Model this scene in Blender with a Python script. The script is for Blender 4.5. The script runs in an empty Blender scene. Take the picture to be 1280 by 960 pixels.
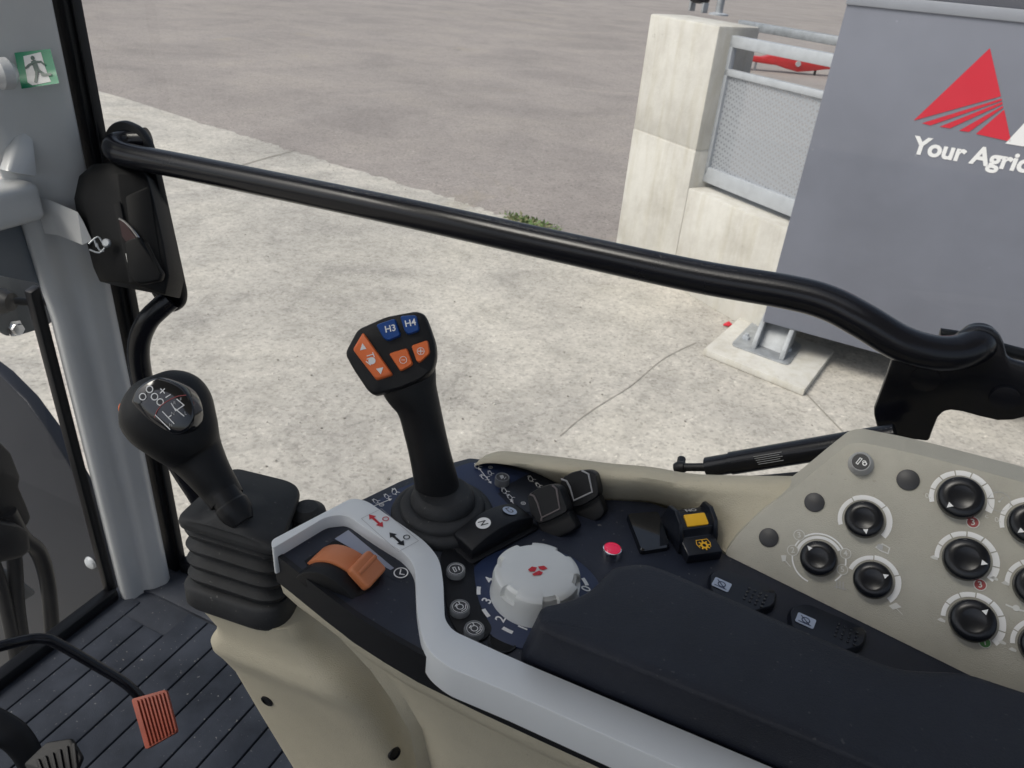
import bpy, bmesh, math, random
from mathutils import Vector, Matrix
random.seed(7)
R_ = math.radians
SC = bpy.context.scene
COL = SC.collection
Z = Vector((0, 0, 1))

# ------------------------------------------------------------------ camera
FPX, PITCH, ROLL, HEAD = 950.0, R_(30), R_(5), R_(22.6)
CAM = Vector((0, 0, 2.45))
_h = Matrix.Rotation(HEAD, 3, 'Z')
_r0 = Vector((1, 0, 0)); _u0 = Vector((0, math.sin(PITCH), math.cos(PITCH))); _f0 = Vector((0, math.cos(PITCH), -math.sin(PITCH)))
CR = _h @ (_r0 * math.cos(ROLL) + _u0 * math.sin(ROLL))
CU = _h @ (_u0 * math.cos(ROLL) - _r0 * math.sin(ROLL))
CF = _h @ _f0
def ray(x, y): return CF + CR * ((x - 640) / FPX) - CU * ((y - 480) / FPX)
def hit(x, y, o, n):
    d = ray(x, y); return CAM + d * ((Vector(o) - CAM).dot(n) / d.dot(n))
def AZ(x, y, z): return hit(x, y, (0, 0, z), Z)
def AY(x, y, v): return hit(x, y, (0, v, 0), Vector((0, 1, 0)))
def AX(x, y, v): return hit(x, y, (v, 0, 0), Vector((1, 0, 0)))
def AT(x, y, t): return CAM + ray(x, y) * t
cd = bpy.data.cameras.new('camera'); cam = bpy.data.objects.new('camera', cd); COL.objects.link(cam)
cd.sensor_width = 36; cd.lens = FPX / 1280 * 36; cd.clip_start = 0.02; cd.clip_end = 1000
cam.matrix_world = Matrix(((CR.x, CU.x, -CF.x, CAM.x), (CR.y, CU.y, -CF.y, CAM.y), (CR.z, CU.z, -CF.z, CAM.z), (0, 0, 0, 1)))
cd.dof.use_dof = True; cd.dof.focus_distance = 0.72; cd.dof.aperture_fstop = 20
SC.camera = cam

# ------------------------------------------------------------------ materials
def nodes(m):
    nt = m.node_tree; return nt, nt.nodes, nt.links, nt.nodes['Principled BSDF']
def noise(nt, vec, scale, detail=6, rough=.6, dist=0.):
    n = nt.nodes.new('ShaderNodeTexNoise'); n.inputs['Scale'].default_value = scale; n.inputs['Detail'].default_value = detail
    n.inputs['Roughness'].default_value = rough; n.inputs['Distortion'].default_value = dist
    nt.links.new(vec, n.inputs['Vector']); return n.outputs['Fac']
def ramp(nt, fac, stops):
    r = nt.nodes.new('ShaderNodeValToRGB'); e = r.color_ramp.elements
    while len(e) < len(stops): e.new(.5)
    for k, (p, c) in enumerate(stops): e[k].position = p; e[k].color = (*c, 1) if len(c) == 3 else c
    nt.links.new(fac, r.inputs['Fac']); return r.outputs['Color']
def mix(nt, a, b, fac, mode='MIX'):
    x = nt.nodes.new('ShaderNodeMix'); x.data_type = 'RGBA'; x.blend_type = mode
    for s, v in ((x.inputs[0], fac), (x.inputs[6], a), (x.inputs[7], b)):
        if hasattr(v, 'links'): nt.links.new(v, s)
        else: s.default_value = v if not isinstance(v, tuple) else (*v, 1)
    return x.outputs[2]
def g3(v): return (v, v, v)

def mat(name, col, rough=.5, metal=0., bump=0., bscale=400., var=0., vscale=6., spec=.5, coat=0., emit=None, dust=0., speck=0., sscale=260., scol=(.30, .29, .27), sthr=.70):
    m = bpy.data.materials.new(name); m.use_nodes = True
    nt = m.node_tree; b = nt.nodes['Principled BSDF']
    b.inputs['Base Color'].default_value = (*col, 1); b.inputs['Roughness'].default_value = rough
    b.inputs['Metallic'].default_value = metal; b.inputs['Specular IOR Level'].default_value = spec
    b.inputs['Coat Weight'].default_value = coat; b.inputs['Coat Roughness'].default_value = .06
    if emit: b.inputs['Emission Color'].default_value = (*col, 1); b.inputs['Emission Strength'].default_value = emit
    tc = nt.nodes.new('ShaderNodeTexCoord')
    if bump:
        n = nt.nodes.new('ShaderNodeTexNoise'); n.inputs['Scale'].default_value = bscale; n.inputs['Detail'].default_value = 3
        nt.links.new(tc.outputs['Object'], n.inputs['Vector'])
        bp = nt.nodes.new('ShaderNodeBump'); bp.inputs['Strength'].default_value = bump; bp.inputs['Distance'].default_value = .001
        nt.links.new(n.outputs['Fac'], bp.inputs['Height']); nt.links.new(bp.outputs['Normal'], b.inputs['Normal'])
    if var or dust:
        n = nt.nodes.new('ShaderNodeTexNoise'); n.inputs['Scale'].default_value = vscale; n.inputs['Detail'].default_value = 6; n.inputs['Roughness'].default_value = .65
        nt.links.new(tc.outputs['Object'], n.inputs['Vector'])
        r = nt.nodes.new('ShaderNodeValToRGB'); r.color_ramp.elements[0].position = .3; r.color_ramp.elements[1].position = .7
        r.color_ramp.elements[0].color = (*[c * (1 - var) for c in col], 1)
        r.color_ramp.elements[1].color = (*[min(1, c * (1 + var) + dust) for c in col], 1)
        nt.links.new(n.outputs['Fac'], r.inputs['Fac']); nt.links.new(r.outputs['Color'], b.inputs['Base Color'])
        mr = nt.nodes.new('ShaderNodeMapRange'); mr.inputs['To Min'].default_value = max(.03, rough - .08); mr.inputs['To Max'].default_value = min(1, rough + .1)
        nt.links.new(n.outputs['Fac'], mr.inputs['Value']); nt.links.new(mr.outputs['Result'], b.inputs['Roughness'])
    if speck:          # dust grains and fine marks, clustered by a slow noise
        f = ramp(nt, noise(nt, tc.outputs['Object'], sscale, 2, .5), [(sthr, (0, 0, 0)), (sthr + .04, (1, 1, 1))])
        f2 = ramp(nt, noise(nt, tc.outputs['Object'], sscale / 30, 4, .6), [(.40, (.15, .15, .15)), (.65, (speck, speck, speck))])
        f = mix(nt, f, f2, 1.0, 'MULTIPLY')
        src = b.inputs['Base Color'].links[0].from_socket if b.inputs['Base Color'].is_linked else col
        nt.links.new(mix(nt, src, scol, f), b.inputs['Base Color'])
    return m

M = {}
M['navy'] = mat('sky tinted plastic', (.013, .017, .031), .38, spec=.42, bump=.3, bscale=1800, var=.3, vscale=12, dust=.004, speck=.5)  # dark plastic, sky reflection put into the blue of its base colour
M['black'] = mat('black plastic', (.005, .0055, .0075), .42, spec=.35, bump=.25, bscale=1500, var=.1)
M['soft'] = mat('soft black rubber', (.0042, .0046, .0058), .44, spec=.32, bump=.35, bscale=1600, var=.3, vscale=22, dust=.003)
M['rubber'] = mat('bellows rubber', (.019, .020, .022), .55, spec=.35, bump=.45, bscale=1300, var=.3, vscale=25, dust=.010, speck=.4)
M['arm'] = mat('armrest vinyl', (.0105, .013, .022), .46, spec=.4, bump=.6, bscale=1100, var=.3, vscale=9, dust=.004, speck=.15)
M['gloss'] = mat('gloss black', (.006, .007, .010), .12, coat=.6)
M['pipe'] = mat('black painted steel', (.0045, .005, .008), .24, bump=.1, bscale=500, spec=.35, coat=.08, var=.1)
M['hole'] = mat('dark void', (.003, .003, .004), .8)
M['silver'] = mat('silver trim', (.77, .79, .795), .36, metal=.1, bump=.05, bscale=900, var=.03)
M['knobgrey'] = mat('pale grey dial', (.70, .71, .69), .30, metal=.12, bump=.04, bscale=1200)
M['beige'] = mat('beige plastic', (.50, .455, .345), .52, bump=.7, bscale=900, var=.10, vscale=7, speck=.25, scol=(.15, .12, .09), sscale=240)
M['beigep'] = mat('beige moulded panel', (.40, .383, .325), .40, bump=.5, bscale=1400, var=.12, vscale=11, speck=.25, scol=(.12, .10, .08), sscale=300)
M['pillar'] = mat('grey painted steel', (.57, .58, .585), .33, bump=.05, bscale=300, var=.05, coat=.2)
M['plate'] = mat('dark grey steel', (.10, .11, .12), .5, var=.1)
M['zinc'] = mat('galvanised steel', (.40, .42, .44), .42, metal=.55, var=.2, vscale=18)
M['zincdull'] = mat('dull galvanised steel', (.33, .345, .36), .55, metal=.2, var=.2, vscale=18)
M['zincp'] = mat('galvanised paint', (.45, .475, .505), .45, metal=.2, var=.1, vscale=12)
M['latch'] = mat('latch black plastic', (.0025, .0028, .0036), .5, spec=.22, bump=.3, bscale=1500)
M['knob'] = mat('satin black knob', (.007, .008, .011), .27, spec=.4)
M['chrome'] = mat('bright steel', (.75, .75, .76), .16, metal=1)
M['orange'] = mat('orange plastic', (.78, .17, .045), .4, var=.06, bump=.1)
M['copper'] = mat('burnt orange plastic', (.60, .20, .08), .4, var=.06, bump=.1)
M['orangepad'] = mat('orange rubber', (.24, .040, .016), .55, var=.2, vscale=30, dust=.01)
M['yellow'] = mat('yellow plastic', (.85, .47, .02), .4)
M['blue'] = mat('blue plastic', (.012, .065, .26), .36)
M['red'] = mat('red lens', (.80, .01, .07), .25, coat=.5, emit=.25)
M['white'] = mat('white print', (.80, .80, .79), .5)
M['grey'] = mat('grey print', (.42, .42, .42), .5)
M['dkred'] = mat('dark red print', (.30, .05, .05), .5)
M['redp'] = mat('red print', (.55, .02, .03), .5)
M['green'] = mat('green print', (.01, .30, .12), .45)
M['dgreen'] = mat('dull green print', (.06, .22, .05), .5)
M['button'] = mat('grey button rim', (.20, .205, .21), .5, bump=.2, bscale=1200)
M['btnface'] = mat('dark button face', (.035, .035, .038), .45)
M['mat'] = mat('floor rubber', (.022, .027, .040), .55, bump=.5, bscale=700, var=.4, vscale=9, dust=.016, speck=.8, sscale=180)
M['fender'] = mat('grey blue body panel', (.010, .013, .022), .36, var=.08, vscale=4)
M['cont'] = mat('grey painted container', (.165, .176, .215), .42, var=.10, vscale=1.3, bump=.12, bscale=6, speck=.6, sscale=22, scol=(.38, .39, .42), sthr=.74)
M['contdk'] = mat('dark grey upper band', (.10, .105, .125), .42, var=.06, vscale=1.6)
M['contlt'] = mat('lighter grey trim rail', (.26, .275, .31), .42, var=.05)
M['logo'] = mat('red vinyl', (.60, .018, .04), .45, var=.03)
M['vinyl'] = mat('white vinyl', (.82, .82, .82), .45)
M['machine'] = mat('red machine paint', (.50, .02, .02), .4, var=.1)
M['paleblue'] = mat('pale blue symbol window', (.38, .44, .56), .3)
M['wedge'] = mat('sticker wedge with reflected blue', (.30, .33, .42), .3)  # label wedge, grey blue of reflected light put into its colour
M['darklabel'] = mat('dark decal', (.010, .013, .022), .4)
M['navydecal'] = mat('blue navy decal', (.022, .035, .085), .36)

def ground_mat(name, light, dark, warm, speck, spk, k):
    m = bpy.data.materials.new(name); m.use_nodes = True
    nt, N, L, b = nodes(m)
    g = nt.nodes.new('ShaderNodeNewGeometry').outputs['Position']
    c = ramp(nt, noise(nt, g, .55, 8, .62, .6), [(.36, dark), (.52, light), (.72, warm)])
    c = mix(nt, c, ramp(nt, noise(nt, g, .16, 5, .55, .8), [(.34, g3(.74)), (.5, g3(1)), (.66, g3(1.12))]), .9 * k, 'MULTIPLY')
    c = mix(nt, c, ramp(nt, noise(nt, g, 3.2, 8, .7, .3), [(.30, g3(.66)), (.52, g3(1)), (.75, g3(1.15))]), .8 * k, 'MULTIPLY')
    c = mix(nt, c, ramp(nt, noise(nt, g, 16, 5, .7), [(.30, g3(.72)), (.5, g3(1)), (.72, g3(1.25))]), .8 * k, 'MULTIPLY')
    v = nt.nodes.new('ShaderNodeTexVoronoi'); v.inputs['Scale'].default_value = speck; L.new(g, v.inputs['Vector'])
    c = mix(nt, c, ramp(nt, v.outputs['Color'], [(.06, g3(.55)), (.4, g3(.97)), (.88, g3(1.03)), (.97, g3(1.5))]), spk, 'MULTIPLY')
    c = mix(nt, c, (.055, .05, .045), ramp(nt, noise(nt, g, 1.1, 10, .75, 1.2), [(.66, g3(0)), (.78, g3(.55))]), 'MIX')
    c = mix(nt, c, (.40, .34, .22), ramp(nt, noise(nt, g, .45, 7, .7, .6), [(.60, g3(0)), (.74, g3(.35))]))
    c = mix(nt, c, (.12, .115, .11), ramp(nt, noise(nt, g, .8, 9, .72, 2.2), [(.62, g3(0)), (.72, g3(.32))]))
    L.new(c, b.inputs['Base Color'])
    b.inputs['Roughness'].default_value = .8; b.inputs['Specular IOR Level'].default_value = .35
    bp = nt.nodes.new('ShaderNodeBump'); bp.inputs['Strength'].default_value = .5; bp.inputs['Distance'].default_value = .01
    L.new(noise(nt, g, 45, 6, .7), bp.inputs['Height']); L.new(bp.outputs['Normal'], b.inputs['Normal'])
    return m
M['concrete'] = ground_mat('weathered concrete', (.535, .505, .452), (.42, .398, .362), (.59, .555, .485), 60, .65, .85)
M['asphalt'] = ground_mat('worn asphalt', (.335, .300, .277), (.29, .26, .242), (.37, .33, .295), 48, .8, .4)
M['joint'] = mat('joint grit', (.30, .28, .245), .9, var=.3, vscale=8)

def post_mat():
    m = bpy.data.materials.new('cast concrete'); m.use_nodes = True
    nt, N, L, b = nodes(m)
    tc = nt.nodes.new('ShaderNodeTexCoord').outputs['Object']
    mp = nt.nodes.new('ShaderNodeMapping'); mp.inputs['Scale'].default_value = (6, 6, .7); L.new(tc, mp.inputs['Vector'])
    c = ramp(nt, noise(nt, tc, 2.2, 8, .65), [(.3, (.47, .45, .41)), (.55, (.60, .585, .54)), (.75, (.66, .645, .60))])
    streak = ramp(nt, noise(nt, mp.outputs['Vector'], 2.0, 7, .7, .4), [(.46, g3(1)), (.64, (.88, .86, .80)), (.78, (.68, .65, .58))])
    sep = nt.nodes.new('ShaderNodeSeparateXYZ'); L.new(tc, sep.inputs[0])
    c = mix(nt, c, streak, .75, 'MULTIPLY')
    c = mix(nt, c, (.16, .14, .11), ramp(nt, noise(nt, tc, 14, 9, .8), [(.63, g3(0)), (.70, g3(.75))]), 'MIX')
    L.new(c, b.inputs['Base Color']); b.inputs['Roughness'].default_value = .85
    bp = nt.nodes.new('ShaderNodeBump'); bp.inputs['Strength'].default_value = .6; bp.inputs['Distance'].default_value = .006
    L.new(noise(nt, tc, 30, 7, .7), bp.inputs['Height']); L.new(bp.outputs['Normal'], b.inputs['Normal'])
    return m
M['post'] = post_mat()

def glass_mat(name, tint, refl, dirt=.032):
    m = bpy.data.materials.new(name); m.use_nodes = True
    nt = m.node_tree; nt.nodes.clear()
    out = nt.nodes.new('ShaderNodeOutputMaterial'); mx = nt.nodes.new('ShaderNodeMixShader')
    t = nt.nodes.new('ShaderNodeBsdfTransparent'); t.inputs['Color'].default_value = (*tint, 1)
    g = nt.nodes.new('ShaderNodeBsdfGlossy'); g.inputs['Roughness'].default_value = .02
    fr = nt.nodes.new('ShaderNodeFresnel'); fr.inputs['IOR'].default_value = 1.45
    mu = nt.nodes.new('ShaderNodeMath'); mu.operation = 'MULTIPLY'; mu.inputs[1].default_value = refl
    nt.links.new(fr.outputs[0], mu.inputs[0]); nt.links.new(mu.outputs[0], mx.inputs[0])
    nt.links.new(t.outputs[0], mx.inputs[1]); nt.links.new(g.outputs[0], mx.inputs[2])
    tc = nt.nodes.new('ShaderNodeTexCoord').outputs['Object']
    d = nt.nodes.new('ShaderNodeBsdfTranslucent'); d.inputs['Color'].default_value = (.8, .8, .8, 1); m2 = nt.nodes.new('ShaderNodeMixShader')
    f = ramp(nt, noise(nt, tc, 3.5, 8, .68, 1.5), [(.42, g3(.002)), (.74, g3(dirt))])
    nt.links.new(f, m2.inputs[0]); nt.links.new(mx.outputs[0], m2.inputs[1]); nt.links.new(d.outputs[0], m2.inputs[2]); nt.links.new(m2.outputs[0], out.inputs[0])
    return m
M['glass'] = glass_mat('cab glass', (.95, .97, .96), .8)
M['glassf'] = glass_mat('windscreen glass', (.93, .95, .94), .8, .008)

def mesh_mat():
    m = bpy.data.materials.new('perforated galvanised sheet'); m.use_nodes = True
    nt, N, L, b = nodes(m)
    b.inputs['Base Color'].default_value = (.36, .38, .41, 1); b.inputs['Metallic'].default_value = .2; b.inputs['Roughness'].default_value = .5
    tc = nt.nodes.new('ShaderNodeTexCoord').outputs['Object']
    v = nt.nodes.new('ShaderNodeTexVoronoi'); v.inputs['Scale'].default_value = 42; v.inputs['Randomness'].default_value = 0.15
    mp = nt.nodes.new('ShaderNodeMapping'); mp.inputs['Rotation'].default_value = (0, R_(45), R_(-35.7)); L.new(tc, mp.inputs['Vector']); L.new(mp.outputs[0], v.inputs['Vector'])
    f = ramp(nt, v.outputs['Distance'], [(.36, g3(.55)), (.44, g3(1))])
    L.new(f, b.inputs['Alpha']); return m
M['perf'] = mesh_mat()

# ------------------------------------------------------------------ mesh helpers
def merge(bm, t, mi=0):
    for f in t.faces: f.material_index = mi
    me = bpy.data.meshes.new('tmp'); t.to_mesh(me); t.free(); bm.from_mesh(me); bpy.data.meshes.remove(me)
def B(): return bmesh.new()
def do_bevel(t, bev, seg, ang=.45):
    es = [e for e in t.edges if len(e.link_faces) == 2 and e.calc_face_angle(0) > ang]
    if es: bmesh.ops.bevel(t, geom=es, offset=bev, segments=seg, profile=.5, affect='EDGES', clamp_overlap=True)
def loft(bm, rings, mi=0, caps=True, closed=True, bev=0, seg=2):
    t = bmesh.new(); vr = [[t.verts.new(p) for p in r] for r in rings]; n = len(rings[0])
    for a, b in zip(vr, vr[1:]):
        for k in range(n if closed else n - 1):
            q = [a[k], a[(k + 1) % n], b[(k + 1) % n], b[k]]
            try: t.faces.new(q)
            except ValueError: pass
    if caps and closed: t.faces.new(vr[0][::-1]); t.faces.new(vr[-1])
    bmesh.ops.remove_doubles(t, verts=t.verts, dist=1e-6)
    bmesh.ops.recalc_face_normals(t, faces=t.faces)
    if bev: do_bevel(t, bev, seg)
    merge(bm, t, mi); return bm
def prism(bm, pts, vec, mi=0, bev=0, seg=2):
    vec = Vector(vec); pts = [Vector(p) for p in pts]
    return loft(bm, [pts, [p + vec for p in pts]], mi, bev=bev, seg=seg)
def box(bm, c, u, v, w, mi=0, bev=0, seg=2):     # centre and three half-vectors
    c, u, v, w = map(Vector, (c, u, v, w))
    return prism(bm, [c - u - v - w, c + u - v - w, c + u + v - w, c - u + v - w], w * 2, mi, bev, seg)
def catmull(P, n=8):
    P = [Vector(p) for p in P]; out = []
    for i in range(len(P) - 1):
        a, b, c, d = P[max(i - 1, 0)], P[i], P[i + 1], P[min(i + 2, len(P) - 1)]
        for k in range(n):
            s = k / n
            out.append(.5 * (2 * b + (c - a) * s + (2 * a - 5 * b + 4 * c - d) * s * s + (3 * b - a - 3 * c + d) * s ** 3))
    return out + [P[-1]]
def tube(bm, path, r, n=20, mi=0, smooth=8):
    P = catmull(path, smooth) if smooth else [Vector(p) for p in path]
    rings = []; prev = None
    for i, p in enumerate(P):
        t = (P[min(i + 1, len(P) - 1)] - P[max(i - 1, 0)]).normalized()
        if prev is None:
            a = t.orthogonal().normalized()
        else:
            a = (prev - t * prev.dot(t)).normalized()
        prev = a; b = t.cross(a)
        rr = r[min(i * len(r) // len(P), len(r) - 1)] if isinstance(r, (list, tuple)) else r
        rings.append([p + a * rr * math.cos(2 * math.pi * k / n) + b * rr * math.sin(2 * math.pi * k / n) for k in range(n)])
    return loft(bm, rings, mi)
def lathe(bm, prof, o, ax=Z, n=40, mi=0, fn=None):
    o = Vector(o); ax = Vector(ax).normalized(); a = ax.orthogonal().normalized() if abs(ax.z) < .999 else Vector((1, 0, 0)); b = ax.cross(a)
    rings = []
    for r, z in prof:
        rings.append([o + ax * z + (a * math.cos(2 * math.pi * k / n) + b * math.sin(2 * math.pi * k / n)) * max(r * (fn(2 * math.pi * k / n, r, z) if fn else 1), 1e-5) for k in range(n)])
    return loft(bm, rings, mi)
def body(bm, path, mi=0, n=28, depth=None, smooth=6, cap_round=False):
    """tapered limb: path of (point, half width, half depth); width lies across the line of sight"""
    P = catmull([p[0] for p in path], smooth); W = catmull([Vector((p[1], p[2], 0)) for p in path], smooth)
    rings = []
    for i, p in enumerate(P):
        t = (P[min(i + 1, len(P) - 1)] - P[max(i - 1, 0)]).normalized()
        vd = (p - CAM).normalized(); a = t.cross(vd).normalized(); b = a.cross(t)
        rings.append([p + a * W[i].x * math.cos(2 * math.pi * k / n) + b * W[i].y * math.sin(2 * math.pi * k / n) for k in range(n)])
    return loft(bm, rings, mi)
def rnd(pts, r, n=5):
    pts = [Vector(p) for p in pts]; out = []; N = len(pts)
    for i in range(N):
        p, a, b = pts[i], pts[i - 1], pts[(i + 1) % N]
        da, db = a - p, b - p; rr = r[i] if isinstance(r, (list, tuple)) else r
        k = min(rr, da.length * .45, db.length * .45)
        if k < 1e-5: out.append(p); continue
        s, e = p + da.normalized() * k, p + db.normalized() * k
        for j in range(n + 1):
            t = j / n; out.append(s * (1 - t) ** 2 + p * 2 * t * (1 - t) + e * t * t)
    return out
class Fr:
    def __init__(s, o, u, v):
        s.o = Vector(o); s.u = Vector(u).normalized(); v = Vector(v); s.v = (v - s.u * v.dot(s.u)).normalized(); s.n = s.u.cross(s.v)
    def p(s, a, b, h=0): return s.o + s.u * a + s.v * b + s.n * h
    def px(s, x, y, h=0): return hit(x, y, s.o + s.n * h, s.n)
    def uv(s, x, y, h=0): d = s.px(x, y, h) - s.o; return d.dot(s.u), d.dot(s.v)
    def poly(s, L, h=0): return [s.px(x, y, h) for x, y in L]
    def at(s, x, y): return Fr(s.px(x, y), s.u, s.v)
    def rot(s, a): c, q = math.cos(a), math.sin(a); return Fr(s.o, s.u * c + s.v * q, s.v * c - s.u * q)
def FN(o, n, u): n = Vector(n).normalized(); u = Vector(u); u = u - n * u.dot(n); return Fr(o, u, n.cross(u))
def face(bm, pts, mi=0, up=None):
    t = bmesh.new(); f = t.faces.new([t.verts.new(p) for p in pts])
    if up is not None:
        f.normal_update()
        if f.normal.dot(up) < 0: f.normal_flip()
    merge(bm, t, mi)
def ngon(bm, fr, a, b, r, h=.0004, mi=0, n=28): face(bm, [fr.p(a + r * math.cos(2 * math.pi * k / n), b + r * math.sin(2 * math.pi * k / n), h) for k in range(n)], mi, fr.n)
def arc(bm, fr, a, b, r0, r1, h=.0004, mi=0, t0=0., t1=360., n=40):
    for k in range(n):
        s, e = R_(t0 + (t1 - t0) * k / n), R_(t0 + (t1 - t0) * (k + 1) / n)
        face(bm, [fr.p(a + r * math.cos(t), b + r * math.sin(t), h) for r, t in ((r0, s), (r1, s), (r1, e), (r0, e))], mi, fr.n)
def line(bm, fr, P, w, h=.0004, mi=0):
    for (a, b), (c, d) in zip(P, P[1:]):
        e = Vector((c - a, d - b)); l = e.length
        if l < 1e-7: continue
        e /= l; q = Vector((-e.y, e.x)) * w / 2; e *= w / 2
        face(bm, [fr.p(a - e.x + q.x, b - e.y + q.y, h), fr.p(a - e.x - q.x, b - e.y - q.y, h), fr.p(c + e.x - q.x, d + e.y - q.y, h), fr.p(c + e.x + q.x, d + e.y + q.y, h)], mi, fr.n)
        h += 2e-6
def pline(bm, fr, P, w, h=.0004, mi=0): line(bm, fr, [fr.uv(*p) for p in P], w, h, mi)
def pface(bm, fr, P, h=.0004, mi=0): face(bm, fr.poly(P, h), mi, fr.n)
def text(bm, s, fr, a, b, size, h=.0004, mi=0, bold=0., align='CENTER', fit=None, fitstr=None, shear=0):
    cu = bpy.data.curves.new('t', 'FONT'); cu.body = s; cu.size = size; cu.offset = bold; cu.align_x = align; cu.align_y = 'CENTER' if align == 'CENTER' else 'BOTTOM_BASELINE'; cu.shear = shear; cu.resolution_u = 4
    ob = bpy.data.objects.new('t', cu); COL.objects.link(ob); bpy.context.view_layer.update()
    k = 1.
    if fit:
        cu.body = fitstr or s; bpy.context.view_layer.update(); k = fit / max(1e-6, ob.dimensions.x); cu.body = s; bpy.context.view_layer.update()
    me = ob.evaluated_get(bpy.context.evaluated_depsgraph_get()).to_mesh(); t = bmesh.new(); t.from_mesh(me)
    for v in t.verts: v.co = fr.p(a + v.co.x * k, b + v.co.y * k, h)
    t.normal_update()
    for f in t.faces:
        if f.normal.dot(fr.n) < 0: f.normal_flip()
    merge(bm, t, mi); bpy.data.objects.remove(ob); bpy.data.curves.remove(cu)

ORG = {}
def obj(name, bm, mats, parent=None, label=None, cat=None, group=None, kind=None, smooth=35, sub=0):
    if not isinstance(mats, (list, tuple)): mats = [mats]
    cs = [v.co for v in bm.verts]
    c = Vector(((min(p.x for p in cs) + max(p.x for p in cs)) / 2, (min(p.y for p in cs) + max(p.y for p in cs)) / 2, min(p.z for p in cs)))
    bmesh.ops.translate(bm, verts=bm.verts, vec=-c)
    me = bpy.data.meshes.new(name); bm.to_mesh(me); bm.free()
    for m in mats: me.materials.append(M[m])
    for p in me.polygons: p.use_smooth = True
    me.set_sharp_from_angle(angle=R_(smooth))
    o = bpy.data.objects.new(name, me); COL.objects.link(o)
    o.location = c - (ORG[parent.name] if parent else Vector()); ORG[o.name] = c
    if parent: o.parent = parent
    if sub: md = o.modifiers.new('sub', 'SUBSURF'); md.levels = md.render_levels = sub
    tag(o, label, cat, group, kind); return o
def tag(o, label=None, cat=None, group=None, kind=None):
    for k, v in (('label', label), ('category', cat), ('group', group), ('kind', kind)):
        if v: o[k] = v
def thing(name, label, cat, loc, group=None):
    o = bpy.data.objects.new(name, None); COL.objects.link(o); o.empty_display_size = .05
    o.location = loc; ORG[o.name] = Vector(loc); tag(o, label, cat, group); return o

# ================================================================== OUTSIDE
G0 = [(-300, -300, 0), (300, -300, 0), (300, 300, 0), (-300, 300, 0)]
b = B(); face(b, [Vector(p) for p in G0], 0, Z); obj('yard_asphalt', b, 'asphalt', kind='structure')
# concrete apron: its far edge runs from the left towards the gate post
E = [AZ(x, y, .004) for x, y in ((240, 150), (320, 174), (365, 189), (460, 217), (560, 246), (620, 268), (700, 290), (768, 312))]
e0 = E[0] + (E[0] - E[2]).normalized() * 22
edge = []
P_ = [e0] + E
for i in range(len(P_) - 1):
    for k in range(14):
        q = P_[i].lerp(P_[i + 1], k / 14); q.x += random.uniform(-.03, .03); q.y += random.uniform(-.05, .05); edge.append(q)
edge.append(E[-1])
b = B(); pav = [e0 + Vector((-2, -22, 0))] + edge + [Vector((.3, 7.0, .004)), Vector((14, 7.0, .004)), Vector((14, -14, .004)), Vector((-14, -14, .004))]
face(b, pav, 0, Z)
def crack(pts, w):
    pts = catmull([AZ(x, y, .008) for x, y in pts], 7)
    L_, R2 = [], []
    for i, p in enumerate(pts):
        d = (pts[min(i + 1, len(pts) - 1)] - pts[max(i - 1, 0)]).normalized(); q = Vector((-d.y, d.x, 0)) * w * random.uniform(.35, 1.1)
        L_.append(p + q); R2.append(p - q)
    for i in range(len(pts) - 1): face(b, [L_[i], L_[i + 1], R2[i + 1], R2[i]], 1, Z)
crack([(365, 189), (330, 198), (290, 210)], .02)
crack([(700, 545), (728, 521), (760, 500), (790, 481), (830, 448), (870, 428)], .0045)
crack([(1003, 487), (1030, 515), (1062, 548)], .006)
obj('concrete_pavement', b, ['concrete', 'joint'], kind='structure')

gb = B()
for k in range(520):
    px_, py_ = random.uniform(150, 1100), random.uniform(170, 640)
    q = AZ(px_, py_, .006); r = random.choice((.003, .003, .004, .005, .006, .008))
    if random.random() < .3: q = random.choice(E) + Vector((random.gauss(0, .5), random.gauss(0, .12), .002))
    t = bmesh.new(); bmesh.ops.create_icosphere(t, subdivisions=1, radius=r)
    for v in t.verts: v.co = q + Vector((v.co.x * random.uniform(.7, 1.3), v.co.y * random.uniform(.7, 1.3), v.co.z * .5 + r * .3))
    merge(gb, t, random.choice((0, 0, 1)))
M['gritdk'] = mat('dark grit', (.22, .205, .18), .9); M['gritlt'] = mat('pale grit', (.55, .53, .48), .9)
obj('loose_grit', gb, ['gritdk', 'gritlt'], label='loose grit and small stones scattered over the concrete', cat='grit', kind='stuff')
# ---- gate post with plinth wall
w_ = Vector((math.cos(R_(-35.7)), math.sin(R_(-35.7)), 0)); nb = Vector((-w_.y, w_.x, 0))      # along the fence, away from the viewer
PO = AZ(768, 315, 0); PF = Fr(PO, w_, Z)                                                        # PF.n faces the viewer
ztop = PF.px(814, 17).z; wid = PF.uv(902, 27)[0] - PF.uv(814, 17)[0]
zseam = PF.px(797, 163).z; zpl = PF.px(880, 243).z
dep = .42
th = thing('concrete_wall', 'pale weathered concrete gate post with low plinth wall beside grey container', 'wall', PO)
c_ = lambda a, d, z: PO + w_ * a + nb * d + Z * z
b = B(); prism(b, [c_(0, 0, zseam + .006), c_(wid, 0, zseam + .006), c_(wid, dep, zseam + .006), c_(0, dep, zseam + .006)], Z * (ztop - zseam - .006), bev=.018)
prism(b, [c_(.006, .006, zseam - .01), c_(wid - .006, .006, zseam - .01), c_(wid - .006, dep - .006, zseam - .01), c_(.006, dep - .006, zseam - .01)], Z * .02)
prism(b, [c_(0, 0, 0), c_(wid, 0, 0), c_(wid, dep, 0), c_(0, dep, 0)], Z * zseam, bev=.01)
obj('post', b, 'post', th)
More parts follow.
